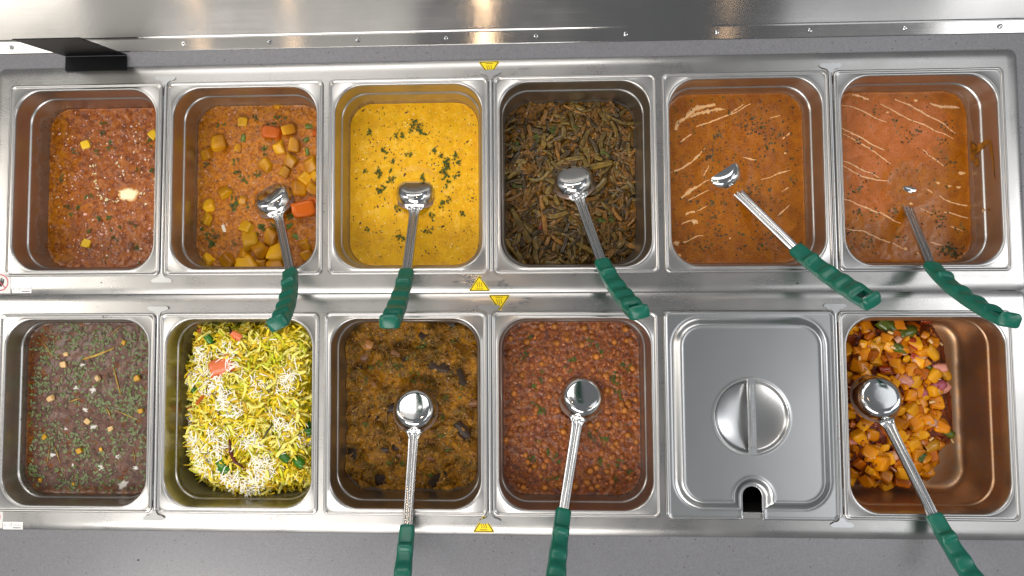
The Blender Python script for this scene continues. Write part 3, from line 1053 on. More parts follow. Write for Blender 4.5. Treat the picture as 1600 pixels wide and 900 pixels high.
d.put('garlic_piece', chunk_mesh('garlic_piece', 190, ONION_WHITE, (.6, 1, .5)), *[(-64.7, -75.3)][0], 0.8, (0, 0, 0.4), (10, 14, 9))
d.leaves([(-73.4, 105.1),(-13.7, 118.9),(34.1, 118.1,1.7),(8.4, 105.8),(10.8, 65.4,1.4),(-38.3, 21.5),(-4.5, 19.9,1.6),(-26.2, 7.5),(-42.5, 42.4),(-41.6, -21.8,1.4),(-49.3, -37.4,1.6),(-21.5, -41.6,1.4),(2.6, -73.2,1.7),(24.2, -69.5,1.6),(-86.3, -90.0,2.6),(-100.5, -68.3),(53.6, -54.1),(-98.2, 32.1),(-44.4, -104.0),(-88.0, -103.7)], size=0.85)
d.flakes('chopped_onion', d.scatter(260), [ONION_BIT, plain('spice_paste', '#9a5a30', 0.35)], (0.7, 1.9), long=1.5)
d.flakes('chopped_herbs', d.scatter(170), HERB[:3], (0.6, 1.7))
d.crust('dried_flecks', 320, ('#8a5418', '#a8701c', '#5a3412'), 8)
d.grains(380, ('#a46a3c', '#bc8656', '#8c5424', '#b4702c'), (0.9, 2.8))

# ------------------------------------------------------------------ U3: yellow curry
ma = sauce_mat('yellow_curry_sauce', ('#e8b050', '#f2be66', '#f7ce86'), ('#dca428', '#eab43c', '#f0c052'), scale=50, fine=260, rough=0.28, bump=0.15, grain=0.35, coat=0.3)


def h_yellow(x, y):
    w_ = 6 * fbm(x / 26, y / 26, 41, 2)
    t = fbm((x + w_) / 13, (y - w_) / 10, 42, 4)
    return 0.6 * sstep(-0.25, 0.15, t) * (1 - 0.6 * np.abs(t)) + 0.8 * fbm(x / 40, y / 40, 43, 2) + 0.12 * fbm(x / 4, y / 4, 44, 2)


d = Dish('U3', 'yellow_curry', -78, 'smooth bright yellow curry sprinkled with chopped coriander', 'curry', h_yellow,
         lambda x, y: np.maximum(sstep(0.15, -0.45, fbm((x) / 20, (y) / 15, 42, 4)) * 0.7, sstep(-60, -135, y + 20 * fbm(x / 30, y / 30, 48, 2))), ma, edge=0.6)
d.leaves([(3.1, 100.5,3),(-28.7, 85.0,1.6),(-82.4, 91.8),(-50.5, 55.4,2),(-36.5, 40.1),(-86.1, 24.0),(-64.3, 20.5,1.4),(34.7, 58.2,1.4),(46.6, 50.1),(60.3, 32.0,3.2),(54.4, 20.2,1.6),(74.0, 14.0),(52.4, 8.4),(14.9, 16.8),(-40.4, 9.5,1.4),(-54.3, -4.2),(-60.2, -12.1),(74.1, 51.7),(82.0, 37.7),(52.3, -33.1,1.7),(-28.5, -48.0),(22.8, -78.1,2),(-26.4, -95.4,1.6),(-83.7, -83.1),(22.9, 86.2),(-12.7, 48.9),(34.6, -56.6),(85.6, -53.1),(64.2, -1.7)], size=0.95, n=(2, 3))
d.flakes('chopped_herbs', d.scatter(330) + d.around([(3.1, 100.5),(60.3, 30.1),(22.9, 82.2),(-36.6, 83.1)], 12, 11), HERB[:3], (0.5, 1.5), long=1.6)
BROWNB = plain('fried_spice_brown', '#5a2c10', 0.4, 0.2)
d.flakes('fried_spices', d.scatter(110), [BROWNB], (0.6, 1.7), long=1.8)
d.crust('dried_flecks', 320, ('#a87c18', '#c89420', '#5a3810'), 10)
d.grains(260, ('#f8d88c', '#efc060'), (0.6, 1.8), 0.1)
for i, p in enumerate([(101.3, -25.7),(-64.1, -39.8),(-90.6, 132.1),(50.2, -75.6),(-16.7, 15.2),(-95.7, -69.1),(93.9, 73.2),(-14.8, 126.8),(112.7, -108.2)]):
    d.put('fried_chilli_flake', petal_mesh('fried_chilli_flake', 210 + i, BROWNB), p[0], p[1], 0.8, rrot(0.3), (6, 3.5, 4))

# ------------------------------------------------------------------ U4: okra
OKRA = [plain('okra_olive', '#69521f', 0.24, 0.22, 120, 0.3, c2='#3c2e10'), plain('okra_dark', '#483719', 0.27, 0.22, 120, 0.3, c2='#281d0c'), plain('okra_masala', '#845a20', 0.25, 0.22, 160, 0.4, c2='#4c3411'), plain('okra_green_brown', '#725a22', 0.24, 0.2, 120, 0.3, c2='#433513')]


def okra_mesh(seed, mat):
    r = random.Random(seed)
    m_ = MB()
    L, rr = r.uniform(32, 72), r.uniform(3.6, 6.6)
    b1, b2 = r.uniform(-13, 13), r.uniform(-1.5, 3)
    k_ = 10
    pts = [(L * (i / (k_ - 1) - .5), b1 * math.sin(math.pi * i / (k_ - 1)), b2 * math.sin(math.pi * i / (k_ - 1))) for i in range(k_)]
    rads = [rr * (0.45 + 0.55 * math.sin(math.pi * (0.12 + 0.62 * i / (k_ - 1)))) * r.uniform(.85, 1.1) for i in range(k_)]
    m_.tube(pts, rads, 6, r.uniform(0.24, 0.45))
    # ridges of the pod
    m_.v = [(x, y, z + (0.5 if i % 2 else -0.2)) for i, (x, y, z) in enumerate(m_.v)]
    return m_.mesh('okra_slice', mat, True)


OKRAS = [okra_mesh(300 + i, OKRA[i % 4]) for i in range(28)]
ma = sauce_mat('okra_masala_base', ('#442a0a', '#7c521c', '#9c6c2a'), ('#281c08', '#4c3612', '#6e5220'), scale=90, fine=260, rough=0.34, bump=0.9, grain=0.5, coat=0.2)
def okra_fibre(x, y):
    a = 1.4 * fbm(x / 45, y / 45, 55, 2) * 2.2
    u, v = x * np.cos(a) + y * np.sin(a), -x * np.sin(a) + y * np.cos(a)
    return 2.2 * (1 - 2 * np.abs(fbm(u / 20, v / 4.5, 57, 3)))


hbase = lambda x, y: okra_fibre(x, y) + 2.6 * fbm(x / 15, y / 15, 51, 4) + 3 * fbm(x / 45, y / 45, 52, 2) - 6 * sstep(-80, -145, y)
paste = lambda x, y: 6.5 * sstep(-0.05, 0.45, fbm(x / 20, y / 20, 58, 3))
hok = lambda x, y: hbase(x, y) + paste(x, y)
d = Dish('U4', 'okra_stew', -92, 'dark stewed okra slices in brown masala', 'vegetable dish', hok, lambda x, y: 0.5 + 0.9 * fbm(x / 30, y / 30, 53, 2) + 0.4 * sstep(-60, -140, y), ma)
n_ = 0
pts = d.scatter(440, 8)
m_ = MB()
for i, (x, y) in enumerate(pts):
    fl = 1.4 * float(fbm(x / 45, y / 45, 55, 2)) * 2.2 + rnd.gauss(0, 0.42) + 0.1
    rot = (rnd.uniform(-.3, .3), rnd.uniform(-.2, .2), fl)
    s_ = rnd.uniform(0.7, 1.08)
    msh = rnd.choice(OKRAS)
    dz = rnd.uniform(-2.5, 2.8) - float(paste(x, y))
    if i >= 240:
        d_ = d.put('okra_slice', msh, x, y, dz + 1.5, rot, (s_, s_, s_))
        n_ += 1
    else:
        M = Matrix.Translation((x, y, float(d.h(x, y)) + dz - 2.0)) @ Euler(rot).to_matrix().to_4x4() @ Matrix.Scale(s_ * 1000, 4)
        vs_ = [tuple(M @ v.co) for v in msh.vertices]
        m_.add(vs_, [tuple(p.vertices) for p in msh.polygons], OKRA.index(msh.materials[0]))
o = m_.build('okra_slices', OKRA, d.root, smooth=True, fix=False); o["kind"] = "stuff"
MASALA = plain('masala_crumb', '#a0682a', 0.42, 0.2, 200)
m_ = MB()
for x, y in d.scatter(260, 5):
    L, w_, a = rnd.uniform(20, 55), rnd.uniform(1.4, 4.0), 1.4 * float(fbm(x / 45, y / 45, 55, 2)) * 2.2 + rnd.gauss(0, .38)
    bnd = rnd.uniform(-5, 5)
    P = []
    for u in (-.5, -.17, .17, .5):
        lx, ly = L * u, bnd * (1 - 4 * u * u)
        X_, Y_ = x + lx * math.cos(a) - ly * math.sin(a), y + lx * math.sin(a) + ly * math.cos(a)
        P.append((X_, Y_, float(d.h(X_, Y_)) + rnd.uniform(0.2, 2.6)))
    m_.tube(P, [w_ * .6, w_, w_, w_ * .5], 6, 0.4, rnd.choice((0, 0, 1, 2)))
o = m_.build('okra_strings', [plain('okra_string_brown', '#74501f', 0.27, 0.2, 140, 0.3, c2='#493312'), OKRA[3], OKRA[1]], d.root, smooth=True, fix=False); o["kind"] = "stuff"
d.crust('dried_flecks', 300, ('#2e2010', '#4a3414', '#644418'), 10)
d.flakes('masala_crumbs', d.scatter(160), [MASALA, OKRA[2], plain('sesame_seed', '#b99a60', 0.4)], (0.6, 1.6), dz=2.6, long=1.8, weights=(6, 3, 1))
d.leaves([(-25.8, 93.4,1.5),(-53.9, 79.6,2),(-92.0, 70.0,1.6),(10.1, 98.9),(49.6, -64.4,1.5),(65.1, 53.7),(3.1, 8.2),(69.3, -64.5),(-92.6, -6.7)], size=0.9)
for q in d.root.children:
    if q.name.startswith('coriander_leaf'): q.location.z += 0.0035
d.put('red_pepper_piece', petal_mesh('red_pepper_piece', 320, plain('red_pepper', '#7c3018', 0.35)), *[(-50.1, -72.2)][0], 6, (0, 0.2, 1.3), (20, 11, 8))
d.put('okra_pod', okra_mesh(351, OKRA[3]), *[(-99.4, -124.9)][0], 4, (0, 0, 2.2), (1.25, 1.3, 1.25))

# ------------------------------------------------------------------ U5, U6: cream streaked curries
ma = sauce_mat('orange_curry_sauce', ('#8a4806', '#9c580a', '#aa6614'), ('#905228', '#a66436', '#b47648'), scale=45, fine=430, rough=0.2, bump=0.14, grain=0.55, coat=0.6)
d = Dish('U5', 'orange_cream_curry', -58, 'orange curry with scattered dark herbs and slanting cream streaks, ladle nearly sunk', 'curry',
         lambda x, y: 0.35 * fbm(x / 9, y / 9, 61, 3) + 0.5 * fbm(x / 40, y / 40, 62, 2),
         lambda x, y: 0.75 * np.exp(-(((x - 25) / 32) ** 2 + ((y - 62) / 40) ** 2)) + 0.25 * sstep(0.1, 0.6, fbm(x / 25, y / 18, 63, 3)), ma, edge=1.6)
for w_, L in ((4.4, [(-98.7, 83.5),(-93.4, 97.0),(-72.9, 109.8),(-65.0, 116.9),(-29.1, 127.0)]), (3.4, [(-71.1, 106.2),(-43.7, 115.3),(-12.6, 118.8)]), (1.5, [(-61.7, 88.5),(-34.4, 97.3),(-7.0, 108.7),(17.4, 126.2)]), (1.3, [(-3.2, 108.7),(30.1, 126.8)]),
              (1.4, [(-89.4, 62.3),(-69.7, 75.9)]), (1.8, [(-109.1, 8.2),(-90.3, 16.7),(-68.7, 32.3),(-47.8, 51.8)]), (3.0, [(-88.2, -34.6),(-71.7, -21.0),(-61.9, -13.3)]), (1.0, [(-67.8, -17.1),(-41.6, -0.9)]), (1.1, [(-80.6, -37.9),(-42.8, -20.2)]),
              (2.6, [(-83.0, -60.7),(-64.7, -55.3)]), (1.0, [(-64.8, -56.5),(-48.0, -46.9)]), (1.2, [(-90.3, -77.9),(-68.9, -70.2)]), (1.8, [(-88.9, -107.3),(-54.1, -97.0)]), (2.4, [(67.3, 2.9),(86.6, 9.7)]), (0.9, [(44.1, -3.5),(94.3, 12.4)]),
              (1.3, [(61.4, 100.9),(78.5, 106.5)]), (1.6, [(82.4, 64.9),(93.0, 76.6)]), (1.2, [(-51.9, 4.4),(-41.8, 22.0)]), (1.3, [(69.3, -63.7),(89.6, -47.5)]), (1.4, [(14.4, 34.3),(37.3, 30.1)]), (1.1, [(78.0, -24.7),(89.7, -17.0)])):
    d.streak('cream_streak', L, w_ * .72, CREAM, 0.6)
for i, (x, y, r_) in enumerate([(-67.0, -73.4,6.5),(-99.8, -109.9,6),(-96.3, -130.7,5),(85.5, 41.2,2.6),(-10.0, -102.1,2)]):
    d.blob('cream_spot', x, y, r_, r_ * .7, CREAM, 0.5, i * 3.3, 0.7)
d.crust('dried_flecks', 300, ('#9a5c0c', '#7a440a', '#b8803a'), 7)
cl = [(42.5, 82.2),(55.2, 52.3),(-23.4, 71.3),(-25.8, 47.5),(-43.5, 35.9),(41.3, -114.2),(60.9, -94.9),(-34.8, -94.0),(-54.5, -115.4),(43.4, -30.2),(-39.4, -43.0),(35.1, 94.2),(19.6, 90.4),(-38.1, -68.6),(28.5, -16.3)]
d.flakes('dried_herbs', d.scatter(420) + d.around(cl, 16, 9), [HERB[2], HERB[1], BROWNB], (0.9, 2.8), weights=(5, 2, 1))
d.leaves([(42.4, 80.2),(55.2, 52.3),(-5.0, 112.7),(-23.4, 71.3),(-45.4, 33.9),(-54.5, -115.4),(-41.3, -43.0),(93.9, -1.4),(71.0, 71.8),(94.8, 29.3),(-34.2, -68.6),(82.7, 77.6)], LEAVES_DARK, 0.62, 5, (1, 3))

ma = sauce_mat('pink_curry_sauce', ('#904c08', '#a25a0a', '#ac6814'), ('#a2643e', '#b47454', '#c08468'), scale=40, fine=450, rough=0.2, bump=0.12, grain=0.5, coat=0.3)
PK = [(-86.6, 133.3),(-39.9, 136.5),(18.0, 135.5),(60.2, 130.8),(82.4, 110.3),(96.2, 70.2),(80.1, 50.5),(57.0, 46.9),(67.2, 14.9),(33.0, 19.3),(-1.4, 23.8),(-21.5, 0.1),(-7.8, -47.6),(-39.1, -67.1),(-77.4, -62.8),(-91.1, -7.0)]
d = Dish('U6', 'pink_cream_curry', -63, 'pinkish orange curry with long thin cream lines, only a sliver of ladle showing', 'curry',
         lambda x, y: 0.3 * fbm(x / 9, y / 9, 71, 3) + 0.5 * fbm(x / 40, y / 40, 72, 2),
         lambda x, y: sstep(-12, 14, polydist(x, y, PK) + 7 * fbm(x / 18, y / 18, 73, 3)), ma, edge=1.8)
for w_, L in ((1.3, [(-90.1, 122.1),(-71.5, 119.0),(-44.8, 106.4),(-16.4, 91.1)]), (1.4, [(-24.9, 124.2),(5.4, 105.6),(43.2, 87.0),(92.1, 63.1)]), (1.4, [(-1.4, 131.8),(28.9, 117.3),(62.7, 96.7),(96.2, 72.2)]), (3.0, [(56.1, 124.8),(75.1, 118.5),(104.1, 116.4)]),
              (1.6, [(-92.1, 84.3),(-61.6, 68.6),(-21.9, 44.0)]), (1.3, [(-88.5, 73.0),(-54.3, 54.4),(-24.2, 32.0),(-11.1, 21.9)]), (1.5, [(-90.7, 29.0),(-63.3, 14.6),(-31.1, -1.7)]), (1.4, [(-90.2, 19.0),(-59.9, 0.6),(-16.0, -8.7)]),
              (1.7, [(-91.2, -36.8),(-61.6, -49.1),(-31.3, -61.2),(0.6, -80.1)]), (1.5, [(-91.7, -86.4),(-59.2, -92.6),(-25.2, -108.7),(9.4, -122.7)]), (1.3, [(40.8, 45.1),(56.4, 31.0),(75.0, 16.8)]), (1.6, [(65.4, -32.6),(84.0, -44.6),(118.6, -53.7)]),
              (1.0, [(34.1, -54.0),(52.8, -64.1)]), (1.4, [(71.9, -60.3),(114.0, -72.5)]), (1.6, [(47.1, -112.0),(66.8, -115.3)]), (1.1, [(43.0, -20.5),(54.1, -28.5)]), (3.2, [(-86.3, 144.6),(-66.9, 141.1),(-43.9, 132.6)]), (1.2, [(82.4, -84.0),(101.0, -94.0)])):
    d.streak('cream_line', L, w_ * .65, CREAM_PINK, 0.5)
for i, (x, y, r_) in enumerate([(19.1, -45.9,4),(83.2, -17.0,3),(64.3, -12.0,4),(97.5, -19.1,4),(103.1, 4.1,6),(33.2, 129.2,4),(-13.8, 109.9,3),(27.4, -129.9,3),(6.8, -121.9,4)]):
    d.blob('cream_spot', x, y, r_, r_ * .6, CREAM, 0.5, i * 2.3, 0.6)
d.crust('dried_flecks', 260, ('#a8660e', '#8a500c', '#c08a3c'), 5)
cl = [(-34.8, 116.3),(-0.9, 91.7),(23.4, 71.3),(35.0, 75.1),(77.6, 84.4),(88.7, 74.3),(115.2, 69.9),(15.4, 63.4),(-63.6, 64.6),(72.7, 56.6),(82.8, 22.6),(-48.5, -3.5),(-64.4, -19.2),(-78.2, -27.0),(-67.6, -56.9),(-39.1, -67.1),(-7.6, -97.0),(-8.2, -59.5),(58.6, -60.2),(59.8, -79.9),(73.5, -68.2),(99.3, -90.1),(-80.2, -90.5),(-49.9, -102.6),(-54.2, -116.3),(-83.0, -116.1),(67.5, -125.1),(84.5, -127.2),(91.6, -139.0),(96.0, -123.4)]
d.flakes('dried_herbs', d.scatter(190) + d.around(cl, 9, 6), [HERB[2], HERB[3], HERB[1]], (0.9, 2.3), weights=(4, 2, 2))
d.leaves(cl, LEAVES_DARK, 0.55, 6, (1, 3))
d.leaves([(84.5, -127.2,3),(91.8, -135.1,3),(81.0, -119.3,2)], LEAVES_DARK, 0.75, 8, (3, 5))

SMEAR = plain('dried_curry', '#8a5818', 0.3, 0.25, 120)
for poly in ([(60, -56), (52, -52), (44, -44), (47, -36), (52, -24), (49, -14), (44, -16), (41, -28), (34, -36), (31, -46), (24, -50), (20, -57)], [(26, -40), (14, -38), (10, -44), (18, -49), (27, -47)],
             [(46, -16), (44, -13), (20, -10.5), (-14, -9), (-15, -10.2), (18, -12.5), (38, -18)], [(-58, -33), (-62, -31), (-66, -35), (-61, -38)], [(-60, -23), (-63, -22), (-65, -26), (-61, -27)], [(4, -37), (1, -36), (1, -39)]):
    n_ = len(poly)
    m_ = MB()
    vs_ = []
    for yy, zz in poly:
        wx = half_dims(zz)[0] - 0.45 + (0.5 if -36 < zz < -29 else 0) - (1.0 if zz >= -36 and zz < -30 else 0)
        vs_.append((wx, yy, zz - d.z))
    cyy, czz = sum(p[0] for p in poly) / n_, sum(p[1] for p in poly) / n_
    vs_.append((half_dims(czz)[0] - 1.2 - (1.0 if -36 <= czz < -30 else 0), cyy, czz - d.z))
    m_.add(vs_, [(k_, (k_ + 1) % n_, n_) for k_ in range(n_)])
    m_.build('dried_smear', SMEAR, d.root, fix=False)

# ------------------------------------------------------------------ L1: lentils with herbs
ma = sauce_mat('lentil_sauce', ('#4e3a33', '#634b44', '#725a52'), ('#452008', '#643810', '#7a4a1c'), scale=70, fine=350, rough=0.2, bump=0.12, grain=0.35, coat=0.4)
d = Dish('L1', 'herb_lentils', -46, 'mauve brown creamy lentils thickly strewn with chopped green herbs and garlic', 'lentil dish',
         lambda x, y: 0.5 * fbm(x / 12, y / 12, 81, 3) + 0.8 * fbm(x / 40, y / 40, 82, 2),
         lambda x, y: np.maximum.reduce([sstep(-98, -114, x + 8 * fbm(x / 14, y / 14, 83, 3)), sstep(-126, -143, y + 7 * fbm(x / 14, y / 14, 84, 3)), 0.9 * np.exp(-(((x + 85) / 22) ** 2 + ((y - 115) / 20) ** 2)), 0.55 * sstep(0.35, 0.7, fbm(x / 16, y / 16, 85, 3))]), ma)
cl = [(-38.0, 135.1),(-41.3, 107.7),(-89.6, 99.9),(-73.5, 101.9),(2.9, 115.5),(22.8, 123.2),(59.2, 115.4),(75.3, 111.4),(83.9, 84.2),(7.4, 95.9),(-27.7, 53.1),(-19.9, 62.8),(-92.2, 49.1),(-87.8, 37.5),(-43.1, 25.9),(13.5, 10.5),(29.9, -4.9),(49.5, 14.4),(73.0, 33.8),(85.4, 14.5),(69.5, 10.6),(78.7, -43.3),(86.9, -58.6),(-24.8, -55.3),(-16.6, -62.9),(-94.5, -9.2),(-89.2, -51.7),(-95.4, -113.4),(-103.7, -105.8),(-43.1, -120.7),(-22.9, -128.2),(28.6, -116.4),(11.9, -85.8),(47.3, -66.4),(-61.3, -43.9),(-64.6, -67.0),(-8.1, -82.1),(62.0, -8.7)]
gpts = d.around(cl, 30, 11) + d.scatter(620)
d.flakes('chopped_herbs', gpts, [plain('pale_herb', '#626d44', 0.5, 0.2, 300), HERB[3], HERB[0], HERB[2]], (1.1, 3.4), dz=0.7, long=1.7, weights=(5, 3, 1, 1))
d.leaves(cl, LEAVES_DARK + LEAVES[:2], 0.5, 9, (1, 3))
GARLIC = plain('garlic_beige', '#d8b27a', 0.4, 0.1, 120)
GARLY = plain('garlic_golden', '#cf9a24', 0.4, 0.12, 120)
for i, (x, y, s_) in enumerate([(-51.6, 73.3,32),(-48.1, 91.3,24),(9.4, 50.0,28),(-71.8, 16.1,34),(-7.6, -23.2,30),(34.6, -35.0,28),(-82.4, -49.8,24),(-19.2, -72.6,30),(17.9, -70.4,18),(79.4, 50.5,32),(85.8, -4.8,28),(-87.1, -123.0,20),(54.4, 111.5,24),(-28.9, -129.0,15)]):
    s_ *= .36 * 0.9
    d.put('garlic_cube', chunk_mesh('garlic_cube', 400 + i, GARLIC if i < 6 else GARLY, (1, .85, .6), .15), x, y, s_ * .2, rrot(.3), (s_, s_, s_))
GINGER = plain('ginger_strip', '#b08a3a', 0.42, 0.15, 150)
for w_, L in ((2.2, [(-18.4, 82.3),(7.6, 90.1),(37.4, 102.5)]), (1.8, [(36.2, 68.7),(42.7, 45.4),(50.1, 21.4)]), (1.0, [(43.9, -4.9),(66.1, -14.5),(89.0, -24.0)]), (1.6, [(-40.6, 9.6),(-20.7, 16.2)]), (0.7, [(-94.2, 117.6),(-70.9, 83.5)]), (0.6, [(30.0, 125.2),(51.3, 143.5)]), (1.4, [(25.8, -1.1),(33.0, -15.7)]), (0.8, [(-72.8, -63.2),(-77.8, -97.9)]), (0.8, [(-64.6, -67.0),(-53.8, -93.9)]), (0.9, [(73.3, -70.1),(77.8, -93.1)])):
    m_ = MB()
    pp = [(p[0], p[1], float(d.h(p[0], p[1])) + 1.0) for p in L]
    if len(pp) == 2: pp.insert(1, tuple((a + c) / 2 + (1.0 if k_ == 0 else 0.4) for k_, (a, c) in enumerate(zip(*pp))))
    m_.tube(pp, [w_ * .6, w_, w_ * .5], 5, 0.6)
    m_.build('ginger_strip', GINGER, d.root, smooth=True, fix=False)
CRW = cream_mat('white_cream', '#cdc8c0', '#6c5448')
for i, (x, y, r_) in enumerate([(1.8, 30.6,9),(-12.1, -4.3,7),(1.8, -32.8,9),(-67.4, -80.9,7),(46.9, -81.8,7),(17.1, -101.1,8),(56.8, -129.5,14),(78.3, -101.5,6),(-29.2, 34.4,6),(-20.2, 72.6,6),(-45.4, -36.1,4),(-31.7, -97.6,4)]):
    d.blob('cream_spot', x, y, r_ * .8, r_ * .55, CRW, 0.5, i * 1.7, 1.0)
d.crust('dried_flecks', 340, ('#3a2a1c', '#54402c', '#3c4424'), 8)
d.flakes('cream_specks', d.scatter(110) + d.around([(-58.4, -1.3),(2.5, -28.2),(47.7, -81.8),(76.0, -100.7)], 12, 12), [CRW], (0.5, 1.4), dz=0.8, long=1.4)

# ------------------------------------------------------------------ L2: shredded cabbage with coconut
HEAP = [(-97.5, 152.4),(-116.0, 72.8),(-124.3, 49.6),(-116.8, -8.2),(-122.6, -38.9),(-111.9, -105.7),(-76.7, -135.8),(-23.6, -154.2),(-9.7, -166.6),(31.1, -159.4),(89.1, -141.9),(125.8, -130.3),(123.6, 159.4)]
CAB = [plain('cabbage_yellow', '#dfc412', 0.38, 0.14, 120), plain('cabbage_pale', '#e8dd70', 0.38, 0.06, 120), plain('cabbage_lime', '#c2c41c', 0.38, 0.12, 120), plain('cabbage_gold', '#d4ac0a', 0.38, 0.16, 120)]


def hcab(x, y):
    dd = polydist(x, y, HEAP)
    z_ = -52 + 50 * sstep(-5, 40, dd)
    return z_ + (5.5 * fbm(x / 17, y / 17, 91, 4) + 5 * fbm(x / 42, y / 42, 92, 2)) * sstep(-2, 14, dd)


ma = sauce_mat('cabbage_base', ('#8e8008', '#c4b010', '#dcc830'), ('#a39408', '#ccba14', '#e0d03c'), scale=130, fine=380, rough=0.4, bump=0.9, grain=0.5)
d = Dish('L2', 'cabbage_stir_fry', -28, 'heap of yellow shredded cabbage topped with white coconut shreds', 'vegetable dish', hcab, lambda x, y: 0.5 + 0 * x, ma, edge=0, surface='shredded_mass',
         mask=lambda X, Y: polydist(X, Y, HEAP) > -6)
d.hx += 2


def shred_mesh(seed, mat):
    """a short crumpled ribbon of cabbage leaf, cut across"""
    r = random.Random(seed)
    m_ = MB()
    L, w_ = r.uniform(13, 34), r.uniform(1.0, 3.0)
    k_ = 8
    c1, th = r.uniform(-7, 7), 0.35
    top, ph = [], r.uniform(0, 6)
    for i in range(k_):
        u = i / (k_ - 1)
        x_, y_ = L * (u - .5), c1 * math.sin(math.pi * u) + r.uniform(-.5, .5)
        ww = w_ * r.uniform(.6, 1.25) * (0.55 if i in (0, k_ - 1) else 1)
        z0 = 1.3 * math.sin(ph + u * 7)
        top += [(x_ + r.uniform(-.8, .8), y_ - ww, z0 + r.uniform(-1.2, 1.2)), (x_, y_ + r.uniform(-.4, .4), z0 + r.uniform(-.2, 1.2)), (x_ + r.uniform(-.8, .8), y_ + ww, z0 + r.uniform(-1.2, 1.2))]
    n_ = len(top)
    fs_ = []
    for i in range(k_ - 1):
        for j_ in range(2):
            a = i * 3 + j_
            fs_ += [(a, a + 3, a + 4, a + 1), (n_ + a + 1, n_ + a + 4, n_ + a + 3, n_ + a)]
        for a in (i * 3, i * 3 + 2):
            fs_.append((a, a + 3, n_ + a + 3, n_ + a) if a % 3 else (a + 3, a, n_ + a, n_ + a + 3))
    m_.add(top + [(x, y, z - th) for x, y, z in top], fs_)
    return m_.mesh('cabbage_shred', mat, False)


SHREDS = [shred_mesh(500 + i, CAB[(0, 1, 0, 1, 3, 0, 1, 2)[i % 8]]) for i in range(48)]
allp = []
while len(allp) < 2600:
    x, y = rnd.uniform(-130, 125), rnd.uniform(-150, 150)
    if d.ok(x, y, 1) and inpoly(x, y, HEAP): allp.append((x, y))
m_ = MB()
for i, (x, y) in enumerate(allp):
    msh = rnd.choice(SHREDS)
    rot = (rnd.uniform(-.5, .5), rnd.uniform(-.4, .4), rnd.uniform(0, 6.28))
    s_ = rnd.uniform(.6, 1.15)
    if i >= 2310:
        d.put('cabbage_shred', msh, x, y, rnd.uniform(2, 5.5), rot, (s_, s_, s_))
    else:
        M = Matrix.Translation((x, y, float(d.h(x, y)) + rnd.uniform(-1, 4))) @ Euler(rot).to_matrix().to_4x4() @ Matrix.Scale(s_ * 1000, 4)
        m_.add([tuple(M @ v.co) for v in msh.vertices], [tuple(p.vertices) for p in msh.polygons], CAB.index(msh.materials[0]))
o = m_.build('cabbage_shreds', CAB, d.root, smooth=True, fix=False); o["kind"] = "stuff"
COCO = plain('coconut_white', '#fbf8ee', 0.45, 0.03, 200)
m_ = MB()
cpts = d.around([(-29.2, 96.0),(-78.6, 92.1),(-44.3, 49.7),(-31.9, 11.3),(-106.4, -15.8),(-46.8, -42.4),(4.3, -49.7),(-85.9, -61.6),(-61.9, -80.6),(-30.1, -110.8),(28.2, -83.8),(17.0, -125.6),(66.6, -26.6),(26.7, 42.1),(77.5, 57.5),(101.8, -49.3),(-68.2, 65.1),(-55.9, 38.1),(-19.8, -4.0),(-93.9, -50.2),(-38.6, -65.2),(-14.3, -118.2),(20.6, -102.8),(40.0, -95.1),(1.6, -137.0),(-69.4, -103.5),(69.8, 42.1),(54.8, -19.0),(-36.0, 22.8),(16.1, -49.7),(-91.7, 49.6),(-21.0, 76.7)], 34, 9) + [p for p in allp[:60]]
for x, y in cpts:
    if not (d.ok(x, y, 2) and inpoly(x, y, HEAP)): continue
    L, a, w_ = rnd.uniform(7, 16), rnd.uniform(0, 6.28), rnd.uniform(.5, .9)
    z_ = float(d.h(x, y)) + rnd.uniform(5.0, 8.5)
    bnd = rnd.uniform(-.9, .9)
    P = []
    for u in (-.5, 0, .5):
        lx, ly = L * u, bnd * (1 - 4 * u * u)
        P.append((x + lx * math.cos(a) - ly * math.sin(a), y + lx * math.sin(a) + ly * math.cos(a), z_ + rnd.uniform(-1.2, 1.2)))
    m_.tube(P, [w_ * .7, w_, w_ * .6], 4, 0.7)
o = m_.build('coconut_shreds', COCO, d.root, fix=False); o["kind"] = "stuff"
TOM = plain('tomato_orange_red', '#d9602c', 0.3, 0.14, 70, c2='#e08a5c')
GCH = plain('green_chilli', '#2f6a12', 0.25, 0.2, 90)
RCH = plain('dry_red_chilli', '#5a130a', 0.3, 0.2, 90)
for i, (x, y, s_) in enumerate([(-35.9, 70.9,95),(-12.9, 122.3,40),(-91.0, 122.4,50)]):
    d.put('tomato_piece', petal_mesh('tomato_piece', 560 + i, TOM, 0.22), x, y, 9, (0.2, 0.1, 0.4 - i), (s_ * .46, s_ * .36, s_ * .3))
for i, (x, y, a) in enumerate([(-74.6, 16.9,0.9),(-98.8, -0.4,0.3),(-12.0, -142.8,1.5),(-102.9, 55.4,0.2)]):
    d.put('carrot_strip', chunk_mesh('carrot_strip', 570 + i, CARROT, (1, .3, .25), .05), x, y, 6, (0, 0.1, a), (19, 17, 15))
for i, (x, y, s_) in enumerate([(-113.7, -4.3,52),(106.4, -31.0,56),(110.2, -121.1,56),(108.2, 115.9,50),(-60.3, 115.4,36),(-36.2, -94.1,50),(69.0, -76.0,40),(91.3, -83.4,44),(99.8, -39.8,44),(-83.5, 28.5,34)]):
    d.put('green_pepper_piece', petal_mesh('green_pepper_piece', 580 + i, GCH, 0.2), x, y, 8.5, rrot(.5), (s_ * .5, s_ * .36, s_ * .4))
